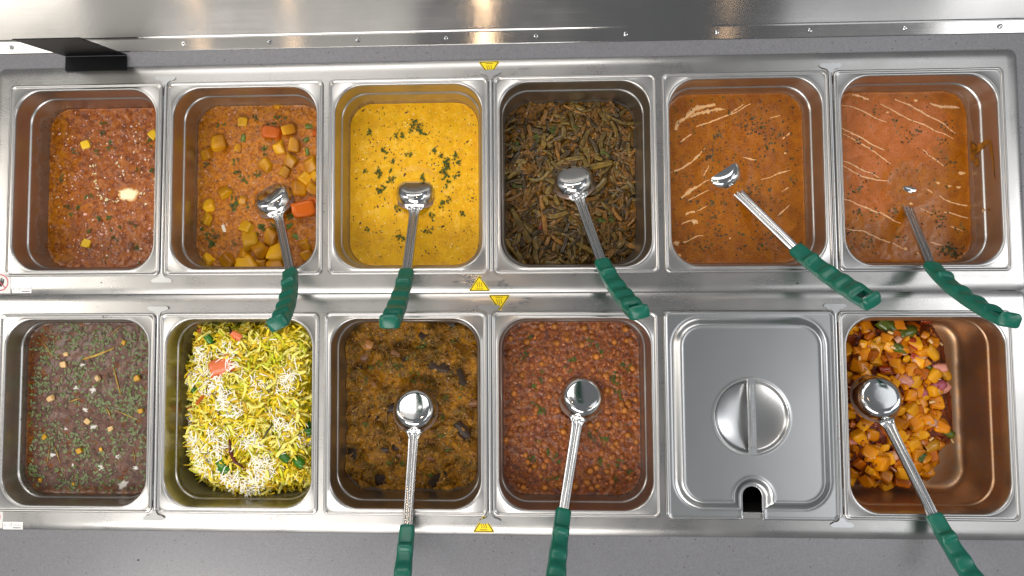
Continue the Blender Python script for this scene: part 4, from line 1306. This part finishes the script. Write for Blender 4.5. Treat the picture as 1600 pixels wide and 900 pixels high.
for L, w_, mt, nme in (([(-23.1, -48.0),(-21.3, -68.9),(-12.8, -84.1),(1.8, -96.1)], 3.2, RCH, 'red_chilli'), ([(-36.1, 138.6),(-25.7, 128.9),(-12.9, 118.4)], 2.8, plain('brown_chilli', '#3c1c10', 0.35), 'brown_chilli'), ([(33.6, -47.7),(41.3, -34.3),(49.0, -22.9)], 2.0, plain('curry_leaf', '#3c3c18', 0.4), 'curry_leaf')):
    m_ = MB()
    pp = [(p[0], p[1], float(d.h(p[0], p[1])) + 9) for p in L]
    m_.tube(pp, [w_ * .6] + [w_] * (len(pp) - 2) + [w_ * .35], 7, 0.8)
    m_.build(nme, mt, d.root, smooth=True, fix=False)

# ------------------------------------------------------------------ L3: brown vegetable mash
def hmash(x, y):
    wx, wy = 14 * fbm(x / 45, y / 45, 101, 2), 14 * fbm(x / 45, y / 45, 102, 2)
    a = 0.8 * fbm(x / 60, y / 60, 103, 2) * 3
    u, v = (x + wx) * np.cos(a) + (y + wy) * np.sin(a), -(x + wx) * np.sin(a) + (y + wy) * np.cos(a)
    fib = fbm(u / 14, v / 3.6, 104, 3)
    return 17 * fbm(x / 46, y / 46, 105, 2) - 5 * np.maximum(0, 0.25 - np.abs(fbm(x / 34, y / 34, 109, 2))) * 4 + 2.0 * (1 - np.abs(fib) * 2) + 0.7 * fbm(x / 6, y / 6, 106, 3) - 5 * sstep(-100, -140, y)


ma = sauce_mat('mash', ('#744a18', '#9c6c2e', '#b58442'), ('#3a2812', '#6c5024', '#8a6a34'), scale=75, fine=300, rough=0.36, bump=1.0, grain=0.5, coat=0.12)
d = Dish('L3', 'vegetable_mash', -78, 'coarse fibrous orange brown vegetable mash with dark aubergine skins', 'vegetable dish', hmash,
         lambda x, y: 0.35 + 0.9 * fbm(x / 28, y / 28, 107, 3) + 0.55 * np.exp(-(((x - 15) / 45) ** 2 + ((y - 90) / 35) ** 2)), ma, edge=0.3)
SKIN = plain('aubergine_skin', '#2e2016', 0.4, 0.3, 130, 0.5, spec=0.2, c2='#160e08')
for i, (x, y, s_, a) in enumerate([(-42.8, -6.1,70,0.1),(-68.9, -22.0,60,0.4),(-25.5, -65.1,70,1.2),(-47.8, -77.0,50,0.2),(-46.5, -129.5,105,0.0),(47.0, -126.1,92,0.5),(87.7, -41.8,90,2.2),(49.3, 69.2,95,-0.2),(23.3, 124.0,60,0.8),(87.4, 104.1,60,0.5),(65.5, 139.1,60,0.1),(-103.9, -86.0,70,1.5),(103.5, 137.8,55,0.4),(-8.8, 80.3,45,0.6),(83.2, 48.6,80,2.0),(-93.4, 64.4,40,0.3)]):
    d.put('aubergine_skin', petal_mesh('aubergine_skin', 600 + i, SKIN, 0.1), x, y, 0.6, (rnd.uniform(-.4, .4), rnd.uniform(-.3, .3), a), (s_ * .36, s_ * .22, s_ * .10))
ONP = plain('purple_onion', '#6e4630', 0.35, 0.2, 160, 0.3, spec=0.3, c2='#7c5426')
for i, (x, y, s_) in enumerate([(-80.5, 82.3,80),(-81.4, 104.3,70),(-28.9, 88.3,46),(-68.2, 34.6,34),(-20.6, -89.4,40),(35.1, -89.1,50),(102.9, 5.3,60)]):
    d.put('onion_piece', petal_mesh('onion_piece', 620 + i, ONP if i != 1 else MASALA, 0.3), x, y, 1.6, (0.2, 0, rnd.uniform(-1, 1)), (s_ * .36, s_ * .28, s_ * .2))
SH3 = [plain('mash_fibre', '#9c6c2e', 0.4, 0.2, 160), plain('mash_fibre_dark', '#84591f', 0.4, 0.2, 160), plain('mash_fibre_olive', '#80662c', 0.4, 0.2, 160)]
m_ = MB()
for x, y in d.scatter(650, 5):
    L, w_ = rnd.uniform(8, 22), rnd.uniform(.4, 1.3)
    a = float(0.8 * fbm(x / 60, y / 60, 103, 2) * 3) + rnd.gauss(0, .5)
    bnd = rnd.uniform(-2.5, 2.5)
    P = []
    for u in (-.5, -.17, .17, .5):
        lx, ly = L * u, bnd * (1 - 4 * u * u)
        X_, Y_ = x + lx * math.cos(a) - ly * math.sin(a), y + lx * math.sin(a) + ly * math.cos(a)
        P.append((X_, Y_, float(d.h(X_, Y_)) + rnd.uniform(.0, .9)))
    m_.tube(P, [w_ * .6, w_, w_, w_ * .5], 4, 0.7, rnd.choice((0, 0, 1, 2)))
o = m_.build('vegetable_fibres', SH3, d.root, smooth=True, fix=False); o["kind"] = "stuff"
d.leaves([(19.3, 104.1,2.6),(-22.9, 70.4,1.4),(-57.1, 74.3),(1.3, 44.6,1.3),(-71.2, 66.4),(-2.8, 78.3),(7.3, 56.5),(-76.9, -32.7),(59.2, 15.0),(55.1, -14.5),(87.1, 26.9),(51.1, -49.8,1.4),(67.0, -69.3),(-34.6, -97.3,1.4),(-16.6, -99.2),(31.1, -118.4),(-85.2, 42.5),(31.3, 30.8),(75.4, 112.0)], size=0.75)
for q in d.root.children:
    if q.name.startswith('coriander_leaf'): q.location.z += 0.0018
d.flakes('chopped_herbs', d.scatter(170), [HERB[1], HERB[2], HERB[0]], (0.6, 1.7), dz=1.4, long=1.5)
d.flakes('cumin_seeds', d.scatter(60), [plain('pale_seed', '#c8a868', 0.4)], (0.6, 1.2), dz=1.5, long=2.0)
d.crust('dried_flecks', 300, ('#3a2610', '#5a3c18', '#7a5422'), 7)
d.grains(420, ('#94682a', '#b88a44', '#5a3c16', '#7a5422'), (0.8, 2.4), 0.8)

# ------------------------------------------------------------------ L4: chickpea stew
ma = sauce_mat('chickpea_sauce', ('#4e2006', '#763810', '#8c4a1c'), ('#5c2a06', '#86470e', '#9c5c1a'), scale=110, fine=300, rough=0.22, bump=0.55, grain=0.45, coat=0.45)
d = Dish('L4', 'chickpea_stew', -62, 'glossy brown chickpea stew with coriander sprigs', 'stew',
         lambda x, y: 1.8 * fbm(x / 9, y / 9, 111, 4) + 1.2 * fbm(x / 40, y / 40, 112, 2), lambda x, y: 0.3 + 0.8 * fbm(x / 26, y / 26, 113, 3), ma)
PEA = [plain('chickpea_golden', '#aa661a', 0.3, 0.2, 170), plain('chickpea_sauced', '#96531c', 0.3, 0.18, 200)]
PEAS = [ball_mesh('chickpea', i, PEA[i % 2]) for i in range(8)]
vis = [(-26.3, 136.8),(23.5, 133.9),(-48.6, 138.0),(-5.9, 114.5),(-73.5, 110.7),(-22.7, 108.7),(19.2, 104.7),(73.6, 110.5),(43.0, 85.2),(-49.2, 72.8),(-82.6, 54.1),(-33.9, 46.4),(-18.3, 48.4),(59.2, 53.5),(60.8, 29.1),(-96.5, 23.0),(31.1, -28.7),(44.6, -27.5),(63.1, -27.4),(75.4, -26.6),(-81.2, -18.7),(89.2, -4.7),(95.2, 8.0),(107.5, 13.8),(83.6, 6.1),(-77.8, -79.2),(-74.0, -91.5),(-62.5, -98.3),(-47.0, -98.2),(-52.2, -115.5),(-45.4, -133.7),(67.1, -65.0),(74.9, -59.2),(65.0, -82.9),(40.5, -99.5),(30.1, -105.3),(58.1, -105.9),(24.8, -124.4),(42.4, -130.8),(31.6, -134.7),(107.5, -56.3),(94.9, 112.4),(93.3, 131.8),(-13.5, -40.4),(-26.0, -128.6),(-82.1, -134.8),(4.8, -130.3),(94.3, -45.7),(-110.7, -54.4),(21.6, -13.4),(103.8, 65.9),(-101.7, 116.6)]
for i, (x, y) in enumerate(vis + d.scatter(130, 6)):
    s_ = rnd.uniform(10.0, 12.5)
    d.put('chickpea', PEAS[(i % 4) * 2 if i < len(vis) else rnd.randrange(4) * 2 + 1], x, y, rnd.uniform(-2.2, 0.4) if i < len(vis) else rnd.uniform(-4.2, -1.2), rrot(3), (s_, s_, s_ * .92))
d.flakes('onion_masala', d.scatter(520, 3), [plain('stewed_onion', '#a8602c', 0.3, 0.2), plain('stewed_tomato', '#8a3a12', 0.3, 0.2)], (1.0, 2.6), dz=0.5, long=1.7)
d.crust('dried_flecks', 320, ('#3e1c0a', '#5c2c10', '#7a4418'), 8)
d.grains(560, ('#743612', '#8c4a22', '#64300f', '#985628'), (0.9, 2.8))
d.leaves([(-63.6, 121.2),(-72.4, 95.1,1.4),(-79.2, 85.3),(30.2, 109.4,1.3),(42.5, 101.6),(54.0, 91.8),(3.4, 78.3),(-8.5, 62.7),(-48.2, 52.2),(72.8, 54.3,2.4),(94.2, 67.8,2.4),(74.5, 42.7,1.4),(4.9, 44.5),(12.6, 38.0),(81.9, 24.2),(-55.7, 3.8,1.5),(-44.1, -5.9),(-53.9, -9.7),(-65.2, 34.7),(28.9, -46.0),(42.5, -40.2,1.3),(55.8, -51.6,2),(-60.1, -56.0),(-39.0, -73.2),(-27.5, -82.7,1.4),(-68.1, -81.8),(-31.7, -115.3,2.4),(49.5, -89.9,1.3),(82.1, -87.8,1.5),(93.4, -104.9,1.5),(72.4, -97.4,1.6),(72.1, -120.3,2.2),(-1.7, 145.7)], size=0.8)
d.flakes('chopped_herbs', d.scatter(70), HERB[:2], (0.6, 1.6), dz=0.8, long=1.5)

# ------------------------------------------------------------------ L6: orange cubes with peppers and onion
PILE = [(-89.2, 138.7),(-47.3, 152.7),(54.8, 152.4),(69.6, 130.3),(86.1, 102.2),(88.1, 46.4),(94.4, 10.7),(94.1, -56.4),(73.3, -72.2),(64.8, -91.9),(52.2, -120.3),(20.9, -128.3),(-91.9, -129.2)]


def hpile(x, y):
    dd = polydist(x, y, PILE)
    return -30 + 26 * sstep(-4, 30, dd) + 3 * fbm(x / 16, y / 16, 121, 3) * sstep(0, 10, dd)


ma = sauce_mat('red_chilli_sauce', ('#3c0e02', '#6c2606', '#8e3d0c'), ('#5a1a04', '#7c300a', '#9c4c12'), scale=90, fine=330, rough=0.2, bump=0.6, grain=0.5, coat=0.4)
d = Dish('L6', 'chilli_cube_stir_fry', -68, 'glossy orange fried cubes with pepper and onion pieces heaped against the pan side', 'stir fry', hpile, lambda x, y: 0.5 + fbm(x / 20, y / 20, 122, 2), ma, edge=0,
         mask=lambda X, Y: polydist(X, Y, PILE) > -3)
CUBE = [plain('fried_cube_orange', '#e89a0a', 0.25, 0.1, 70, 0.6, spec=0.3, c2='#963e02', lo=0.38, hi_=0.58), plain('fried_cube_gold', '#f0b01c', 0.25, 0.1, 70, 0.6, spec=0.3, c2='#b46404', lo=0.38, hi_=0.58), plain('fried_cube_red', '#c86c06', 0.25, 0.12, 70, 0.6, spec=0.3, c2='#662402', lo=0.38, hi_=0.58)]
CUBES = [chunk_mesh('fried_cube', 700 + i, CUBE[(0, 1, 0, 2)[i % 4]], (1, rnd.uniform(.7, 1.0), rnd.uniform(.55, .85)), .24, .1) for i in range(16)]
taken = []
tries = 0
while len(taken) < 150 and tries < 9000:
    tries += 1
    x, y = rnd.uniform(-122, 60), rnd.uniform(-150, 150)
    if not (d.ok(x, y, 5) and inpoly(x, y, PILE)): continue
    if any((x - a) ** 2 + (y - c) ** 2 < (11.5 if len(taken) < 100 else 7.5) ** 2 for a, c in taken): continue
    taken.append((x, y))
    s_ = rnd.uniform(17, 25) if len(taken) < 100 else rnd.uniform(9, 14)
    dz = rnd.uniform(-1, 4) if len(taken) < 100 else rnd.uniform(4, 8)
    d.put('fried_cube', rnd.choice(CUBES), x, y, dz, rrot(.6), (s_, s_, s_))
PINK = [plain('onion_pink', '#cf8a78', 0.28, 0.15, 90), plain('onion_magenta', '#b2586a', 0.28, 0.18, 90), plain('onion_translucent', '#c9977c', 0.28, 0.15, 90)]
for i, (x, y, s_, c_) in enumerate([(61.3, 66.3,60,0),(28.7, 28.5,75,1),(58.2, 37.7,66,1),(2.1, 48.3,80,0),(42.5, -19.1,70,2),(-23.9, -80.7,70,2),(74.3, 30.5,60,0),(28.7, 82.3,60,2),(13.5, -13.3,50,2),(-47.1, -72.9,50,0),(-1.4, 114.4,50,2),(-77.8, -57.2,50,0)]):
    d.put('onion_piece', petal_mesh('onion_piece', 730 + i, PINK[c_]), x, y, 10.5, (rnd.uniform(-.3, .3), rnd.uniform(-.3, .3), rnd.uniform(-.8, .8)), (s_ * .34, s_ * .25, s_ * .3))
PEP = [plain('stir_fry_green_pepper', '#4c5a16', 0.22, 0.2, 80), plain('yellow_pepper', '#c98c10', 0.22, 0.15, 80), plain('red_pepper_strip', '#9a3310', 0.22, 0.2, 80)]
for i, (x, y, s_, c_) in enumerate([(-18.4, 133.7,92,0),(14.6, 124.4,84,0),(-1.9, 100.3,66,0),(26.6, -80.4,44,0),(72.7, -40.7,50,0),(-84.8, 116.5,50,0),(43.8, 68.3,26,0),(52.5, 92.3,80,1),(76.5, 56.4,72,1),(21.8, 106.3,60,2),(28.8, 84.3,70,2),(44.7, -62.5,70,1),(-26.7, 64.3,50,2),(56.5, 144.3,60,2)]):
    d.put('pepper_piece', petal_mesh('pepper_piece', 750 + i, PEP[c_]), x, y, 11.5, (rnd.uniform(-.3, .3), rnd.uniform(-.3, .3), rnd.uniform(-1, 1)), (s_ * .36, s_ * .26, s_ * .3))
for i, (x, y) in enumerate([(-67.4, 81.5),(-83.9, 57.5),(44.6, 110.3),(72.6, 106.2),(59.3, -84.9),(-51.1, -76.9),(43.6, 9.8),(42.4, -50.7),(-15.6, 100.3),(-82.7, -87.0),(-18.7, 124.4),(89.4, -56.4)]):
    d.put('garlic_piece', petal_mesh('garlic_piece', 770 + i, GARLIC, .3), x, y, 12, rrot(.5), (8, 4.5, 5))
d.leaves([(-44.7, 112.4),(-1.9, 100.3),(9.0, -31.1),(24.7, -78.4)], size=0.8, n=(1, 2))
for q in d.root.children:
    if q.name.startswith('coriander_leaf'): q.location.z += 0.011
m_ = MB()
for k_ in range(240):
    while True:
        x, y = rnd.uniform(-122, 60), rnd.uniform(-150, 150)
        if d.ok(x, y, 4) and inpoly(x, y, PILE): break
    L, a = rnd.uniform(6, 14), rnd.uniform(0, 6.28)
    z_ = float(d.h(x, y)) + rnd.uniform(3, 10)
    m_.tube([(x - L / 2 * math.cos(a), y - L / 2 * math.sin(a), z_ - 1), (x + rnd.uniform(-2, 2), y + rnd.uniform(-2, 2), z_ + 1), (x + L / 2 * math.cos(a), y + L / 2 * math.sin(a), z_ - 1)], [.9, 1.6, .8], 5, .6, rnd.choice((0, 0, 1, 2)))
o = m_.build('cooked_onion_strips', [plain('browned_onion', '#8a3e14', 0.25, 0.2), PINK[2], CUBE[2]], d.root, smooth=True, fix=False); o["kind"] = "stuff"

# ------------------------------------------------------------------ ladles
def ladle_meshes(side=0.0):
    # bowl, resting upside down: flat round bottom up, local +X runs to the grip
    prof = [(0.01, 25.0), (10, 25.0), (20, 24.9), (24, 24.5), (27.0, 23.6), (29.8, 21.8), (32.2, 19.0), (34.1, 15.2), (35.5, 10.5), (36.4, 5), (37.0, 1.4), (38.2, 0.5), (38.7, -0.3), (38.0, -0.8), (36.3, 0.1),
            (35.2, 5), (34.4, 10.5), (33.2, 15.8), (31.2, 19.8), (28.8, 22.2), (26, 23.2), (0.01, 23.2)]
    bw = MB()
    bw.loops([[(r_ * math.cos(2 * math.pi * i / 56), r_ * math.sin(2 * math.pi * i / 56), z_) for i in range(56)] for r_, z_ in prof])
    bowl = bw.mesh('bowl', STEEL_LADLE, True)
    # fluted shaft with a flared neck
    sec = [(-1, 0), (-.86, .75), (-.66, .85), (-.5, .25), (-.34, .2), (-.18, .95), (0, 1.05), (.18, .95), (.34, .2), (.5, .25), (.66, .85), (.86, .75), (1, 0)]
    st = [(35.0, 17.5, 1.2, 9.5), (36.6, 15.5, 1.4, 4.0), (39, 12.5, 2.0, 1.4), (43, 10.6, 2.8, 0.6), (50, 9.4, 3.4, 0.2), (70, 8.8, 3.6, 0), (130, 8.4, 3.6, 0), (189, 8.2, 3.6, 0)]
    sh_ = MB()
    rings = []
    for x, w_, hh, z0 in st:
        ring = [(x, a * w_, z0 + c_ * hh + 0.6) for a, c_ in sec] + [(x, a * w_ * .96, z0 + c_ * hh - 0.7) for a, c_ in reversed(sec)]
        rings.append(ring)
    n_ = len(rings[0])
    sh_.add([p for r_ in rings for p in r_], [(i * n_ + j, i * n_ + (j + 1) % n_, (i + 1) * n_ + (j + 1) % n_, (i + 1) * n_ + j) for i in range(len(rings) - 1) for j in range(n_)])
    shaft = sh_.mesh('shaft', STEEL_SHAFT, True)
    # grip: scalloped on top, curling up, with a hanging hole
    N, K = 32, 60
    x0, LG = 184.0, 160.0
    cx_, cz, cy_ = x0, 1.5, 0.0
    vs_ = []
    for i in range(K):
        t = i / (K - 1)
        a_ = math.radians(7 + 23 * t)
        if i: cy_ += LG / (K - 1) * math.tan(math.radians(side)) * min(1.0, 0.3 + t * 1.4)
        if i: cx_ += LG / (K - 1) * math.cos(a_); cz += LG / (K - 1) * math.sin(a_)
        w_ = 12.0 + 2.6 * sstep(0.0, 0.9, t)
        w_ *= 1 + 0.02 * math.cos(2 * math.pi * (t - 0.2) / 0.21) * float(sstep(.15, .3, t) * sstep(.9, .8, t))
        top = 7.8 + 1.6 * t
        top += 5.2 * float(sstep(.165, .20, t) * sstep(.262, .225, t))                                       # thumb stop
        for c_ in (.43, .60, .76):
            top += 3.2 * float(sstep(c_ - .085, c_ - .005, t) * sstep(c_ + .075, c_ + .005, t))
        top += 6.0 * float(sstep(.935, .97, t))                                                               # raised end lip
        top -= 2.0 * float(sstep(.80, .83, t) * sstep(.95, .92, t))
        bot = 6.5
        endf = 1.0
        if t < 0.02: endf = 0.86 + 0.14 * (t / 0.02)
        if t > 0.965: endf = math.sqrt(max(0.02, 1 - ((t - 0.965) / 0.036) ** 2 * 0.72))
        for j in range(N):
            a = 2 * math.pi * j / N
            ca, sa = math.cos(a), math.sin(a)
            ex = 2.0 / 4.2
            yy = w_ * endf * math.copysign(abs(ca) ** ex, ca)
            zz = (top if sa > 0 else bot) * endf * math.copysign(abs(sa) ** ex, sa)
            vs_.append((cx_ - math.sin(a_) * zz, cy_ + yy, cz + math.cos(a_) * zz))
    i0, i1 = int(.845 * (K - 1)), int(.925 * (K - 1))
    fs_ = []
    for i in range(K - 1):
        for j in range(N):
            if i0 <= i < i1 and j in (7, 8, 23, 24): continue
            fs_.append((i * N + j, i * N + (j + 1) % N, (i + 1) * N + (j + 1) % N, (i + 1) * N + j))
    fs_ += [tuple(range(N - 1, -1, -1)), tuple(range((K - 1) * N, K * N))]
    for i in range(i0, i1):
        fs_.append((i * N + 7, (i + 1) * N + 7, (i + 1) * N + 25, i * N + 25))
        fs_.append((i * N + 9, i * N + 23, (i + 1) * N + 23, (i + 1) * N + 9))
    for i in (i0, i1):
        fs_.append((i * N + 7, i * N + 25, i * N + 24, i * N + 23, i * N + 9, i * N + 8))
    g = MB(); g.add(vs_, fs_)
    grip = g.mesh('grip', GREEN, True)
    for me_ in (bowl, shaft, grip):
        bm = bmesh.new(); bm.from_mesh(me_)
        bmesh.ops.remove_doubles(bm, verts=bm.verts, dist=1e-6)
        bmesh.ops.recalc_face_normals(bm, faces=bm.faces)
        bm.to_mesh(me_); bm.free()
    for me_, an in ((grip, 38), (shaft, 50)):
        try: me_.set_sharp_from_angle(angle=math.radians(an))
        except Exception: pass
    return bowl, shaft, grip


LB, LS, LG_ = ladle_meshes()


def ladle(bx, by, bz, az, tilt, side, label):
    r = bpy.data.objects.new('serving_ladle', None)
    r.empty_display_size = 0.02
    a, t = math.radians(az), math.radians(tilt)
    X = Vector((math.cos(t) * math.cos(a), math.cos(t) * math.sin(a), math.sin(t)))
    Y = Vector((-math.sin(a), math.cos(a), 0))
    Z = X.cross(Y)
    M = Matrix((X, Y, Z)).transposed().to_4x4()
    M.translation = Vector((bx, by, bz)) * S
    r.matrix_world = M
    COL.objects.link(r)
    tag(r, label, 'ladle', 'steel serving ladles with green grips')
    for nme, me_ in (('bowl', LB), ('shaft', LS), ('grip', ladle_meshes(side)[2] if side else LG_)):
        o_ = bpy.data.objects.new(nme, me_)
        COL.objects.link(o_)
        o_.parent = r


ladle(-384.5, 164.6, -86.0, -64.1, 38.5, -6, 'green handled ladle standing in the potato curry')
ladle(-134.0, 174.2, -91.0, -90.2, 40.4, -2.5, 'green handled ladle half sunk in the bright yellow curry')
ladle(143.6, 192.0, -94.0, -77.9, 37.0, 7, 'green handled ladle standing in the dark okra')
ladle(393.5, 202.5, -84.0, -57.4, 29.5, 1, 'green handled ladle with a half moon of its cup above the orange curry')
ladle(702.5, 179.0, -97.3, -99.7, 39.8, 15, 'green handled ladle almost drowned in the pinkish orange curry')
ladle(-131.2, -197.8, -58.0, -91.1, 24.2, 0, 'green handled ladle lying cup down on the vegetable mash')
ladle(148.2, -178.0, -64.0, -103.4, 26.2, 0, 'green handled ladle lying cup down on the chickpea stew')
ladle(622.5, -174.0, -44.5, -73.7, 18.6, 0, 'green handled ladle lying cup down on the orange fried cubes')

# ------------------------------------------------------------------ stickers
YELLOW = plain('warning_yellow', '#f0d010', 0.35, 0.04, 60)
INK = plain('black_print', '#14120c', 0.45, 0.05, 60)
PAPER = plain('white_sticker', '#eceae6', 0.4, 0.03, 60)
RED = plain('red_print', '#c0283c', 0.4, 0.05, 60)
GREYINK = plain('grey_print', '#74757a', 0.45, 0.05, 60)


def tri(sz, r=0.0):
    hgt = sz * 0.74
    return [(-sz / 2, -hgt / 3), (sz / 2, -hgt / 3), (0, hgt * 2 / 3)]


def round_tri(sz, rad):
    pts = tri(sz)
    out = []
    for i in range(3):
        p0, p1, p2 = Vector(pts[i - 1]), Vector(pts[i]), Vector(pts[(i + 1) % 3])
        a, c_ = (p0 - p1).normalized(), (p2 - p1).normalized()
        s_, e_ = p1 + a * rad, p1 + c_ * rad
        for k_ in range(4):
            u = k_ / 3
            out.append(tuple((s_ * (1 - u) ** 2 + p1 * 2 * u * (1 - u) + e_ * u * u)))
    return out


def warning(x, y, rot, size, label):
    r = empty('warning_sticker', (x, y, 0.1), label=label, cat='warning sticker', group='yellow hot surface stickers')
    r.rotation_euler = (0, 0, math.radians(rot))
    MB().prism(round_tri(size, 3.2), 0, 0.25).build('yellow_face', YELLOW, r)
    o_, i_ = round_tri(size * .92, 2.2), round_tri(size * .78, 1.6)
    m_ = MB()
    n_ = len(o_)
    m_.add([(a, c_, .30) for a, c_ in o_] + [(a, c_, .30) for a, c_ in i_], [(k_, (k_ + 1) % n_, n_ + (k_ + 1) % n_, n_ + k_) for k_ in range(n_)])
    m_.build('black_outline', INK, r)
    for k_ in (-1, 0, 1):
        m_ = MB()
        vs_ = []
        for q in range(11):
            u = q / 10
            xx, yy = k_ * size * .095 + size * .022 * math.sin(u * 2 * math.pi), -size * .075 + u * size * (.26 if k_ == 0 else .23)
            vs_ += [(xx - .5, yy, .30), (xx + .5, yy, .30)]
        m_.add(vs_, [(2 * q, 2 * q + 1, 2 * q + 3, 2 * q + 2) for q in range(10)])
        m_.build('heat_wave', INK, r)
    m_ = MB()
    m_.add([(-size * .17, -size * .155, .30), (size * .17, -size * .155, .30), (size * .17, -size * .125, .30), (-size * .17, -size * .125, .30)], [(0, 1, 2, 3)])
    m_.build('surface_bar', INK, r)


warning(-2, 372.5, 181.5, 36, 'yellow hot surface sticker on the back frame below the backsplash, point down')
warning(-20, 11.5, 0, 36, 'yellow hot surface sticker on the middle strip, point up')
warning(12, -12.0, 180.5, 36, 'yellow hot surface sticker on the middle strip, point down')
warning(-15, -371.5, 0, 36, 'yellow hot surface sticker on the front strip, its tip hidden by a divider tab')


def text(body, size, mat, parent, loc, name, rot=0):
    cu = bpy.data.curves.new(name, 'FONT')
    cu.body = body; cu.size = size * S; cu.align_x = 'CENTER'; cu.align_y = 'CENTER'
    cu.extrude = 0.00001
    tmp = bpy.data.objects.new('tmp_text', cu)
    COL.objects.link(tmp)
    bpy.context.view_layer.update()
    me_ = bpy.data.meshes.new_from_object(tmp.evaluated_get(bpy.context.evaluated_depsgraph_get()))
    me_.name = name
    bpy.data.objects.remove(tmp)
    me_.materials.clear(); me_.materials.append(mat)
    o_ = link(name, me_, parent, loc, (0, 0, rot))
    return o_


def brand(x, y, label):
    r = empty('brand_sticker', (x, y, 0.1), label=label, cat='sticker', group='small white maker stickers')
    MB().prism([(-16.5, -6), (16.5, -6), (16.5, 6), (-16.5, 6)], 0, .2).build('white_face', PAPER, r)
    text('ALTO', 5.2, GREYINK, r, (-9.0, 0.6, .23), 'lettering')
    text('SHAAM', 4.6, GREYINK, r, (7.2, 0.6, .23), 'lettering')
    m_ = MB()
    vs_ = []
    for q in range(9):
        a = math.radians(60 + q * 30)
        w_ = .25 + .55 * math.sin(math.pi * q / 8)
        vs_ += [(-1.2 + 2.6 * math.cos(a), 1.0 + 4.0 * math.sin(a), .24), (-1.2 + (2.6 - w_) * math.cos(a), 1.0 + (4.0 - w_) * math.sin(a), .24)]
    m_.add(vs_, [(2 * q, 2 * q + 1, 2 * q + 3, 2 * q + 2) for q in range(8)])
    m_.build('swoosh', INK, r)
    m_ = MB(); m_.add([(0, -4.4, .23), (14, -4.4, .23), (14, -2.6, .23), (0, -2.6, .23)], [(0, 1, 2, 3)])
    m_.build('grey_bar', GREYINK, r)


brand(-785, 9.5, 'small white maker sticker with grey lettering at the left end of the middle strip')
brand(-788, -378.0, 'small white maker sticker with grey lettering at the left end of the front strip')


def nohand(x, y, label):
    r = empty('prohibition_sticker', (x, y, 0.1), label=label, cat='sticker', group='white no touching stickers')
    MB().prism([(-18, -18), (18, -18), (18, 10), (9, 18), (-18, 18)], 0, .2).build('white_face', PAPER, r)
    m_ = MB()
    vs_ = []
    for q in range(32):
        a = 2 * math.pi * q / 32
        vs_ += [(14.0 * math.cos(a), 14.0 * math.sin(a), .3), (12.2 * math.cos(a), 12.2 * math.sin(a), .3)]
    m_.add(vs_, [(2 * q, 2 * q + 1, (2 * q + 3) % 64, (2 * q + 2) % 64) for q in range(32)])
    m_.build('red_ring', RED, r)
    m_ = MB(); m_.add([(-9.2, 8.0, .32), (-8.0, 9.2, .32), (9.2, -8.0, .32), (8.0, -9.2, .32)], [(0, 1, 2, 3)])
    m_.build('red_slash', RED, r)
    m_ = MB()
    m_.add([(-6, -5, .27), (2, -7, .27), (6, -2, .27), (7, 6, .27), (5, 6.3, .27), (4, 1, .27), (3.4, 8, .27), (1.6, 8, .27), (1, 1.5, .27), (-.4, 7.5, .27), (-2, 7, .27), (-1.5, 1, .27), (-5, 0, .27)], [tuple(range(13))])
    m_.build('hand_symbol', INK, r)


nohand(-822.5, 21.0, 'white sticker with a red prohibition ring at the left end of the middle strip')
nohand(-823.5, -364.5, 'white sticker at the far left of the front strip, mostly cut off')

# ------------------------------------------------------------------ crumbs on the steel
m_ = MB()
CRUMB = [plain('dark_crumb', '#2a2014', 0.5), plain('green_crumb', '#4c5a34', 0.5), plain('pale_crumb', '#d8d2c4', 0.5), plain('curry_drip', '#a8651c', 0.3), plain('yellow_drip', '#b8901c', 0.3)]
for x, y, s_, c_ in ((-649, 20, 2.2, 0), (-655, 14, 0.8, 0), (485, 13, 3.0, 0), (322, 5, 1.4, 2), (-655, -20, 1.2, 0), (-770, -365, 1.3, 0), (-300, -40, 1.0, 0), (640, -40, 1.0, 0), (-578, -432, 2.6, 0), (-586, -430, 1.2, 0), (-200, -372, 0.8, 0), (200, -366, 1.0, 2), (700, 372, 0.8, 0), (-520, -400, .8, 0), (60, -430, .9, 0), (520, -420, .9, 0)):
    z_ = -3.0 if y < -384 else 0.0
    vs_, fs_ = leaf_polys(rnd, s_)
    m_.add([(x + a, y + c, z_ + 0.15 + abs(q)) for a, c, q in vs_], fs_, c_)
for x0, y0, sx, sy, n_, c_ in ((4, -148, 1, 40, 5, 3), (262, -160, 2, 25, 9, 3), (-410, 32, 60, 2, 4, 3), (-136, 34, 60, 2, 5, 4), (410, 33, 50, 2, 4, 3), (546, 180, 2, 60, 4, 3), (-273, 190, 2, 60, 4, 4), (-550, 190, 2, 70, 5, 3), (273, 200, 2, 60, 3, 3), (-273, -200, 2, 70, 5, 4), (540, -200, 2, 80, 4, 3), (-140, -352, 60, 2, 4, 3), (130, -353, 60, 2, 4, 3), (680, 8, 60, 4, 4, 3), (-410, -362, 70, 4, 5, 4)):
    for _ in range(2 * n_):
        vs_, fs_ = leaf_polys(rnd, rnd.uniform(.5, 1.8))
        x, y = x0 + rnd.gauss(0, sx * .6), y0 + rnd.gauss(0, sy * .6)
        m_.add([(x + a, y + c, 2.6 + abs(q) * .4) for a, c, q in vs_], fs_, c_)
for k_ in range(26):
    x, y = -642 + rnd.gauss(0, 7), -36 + rnd.gauss(0, 2)
    vs_, fs_ = leaf_polys(rnd, rnd.uniform(.6, 1.6))
    m_.add([(x + a, y + c, 2.5 + abs(q)) for a, c, q in vs_], fs_, rnd.choice((1, 1, 0)))
o = m_.build('food_crumbs', CRUMB, None, fix=False)
tag(o, 'tiny food crumbs dropped on the steel frames and counter', None, None, 'stuff')
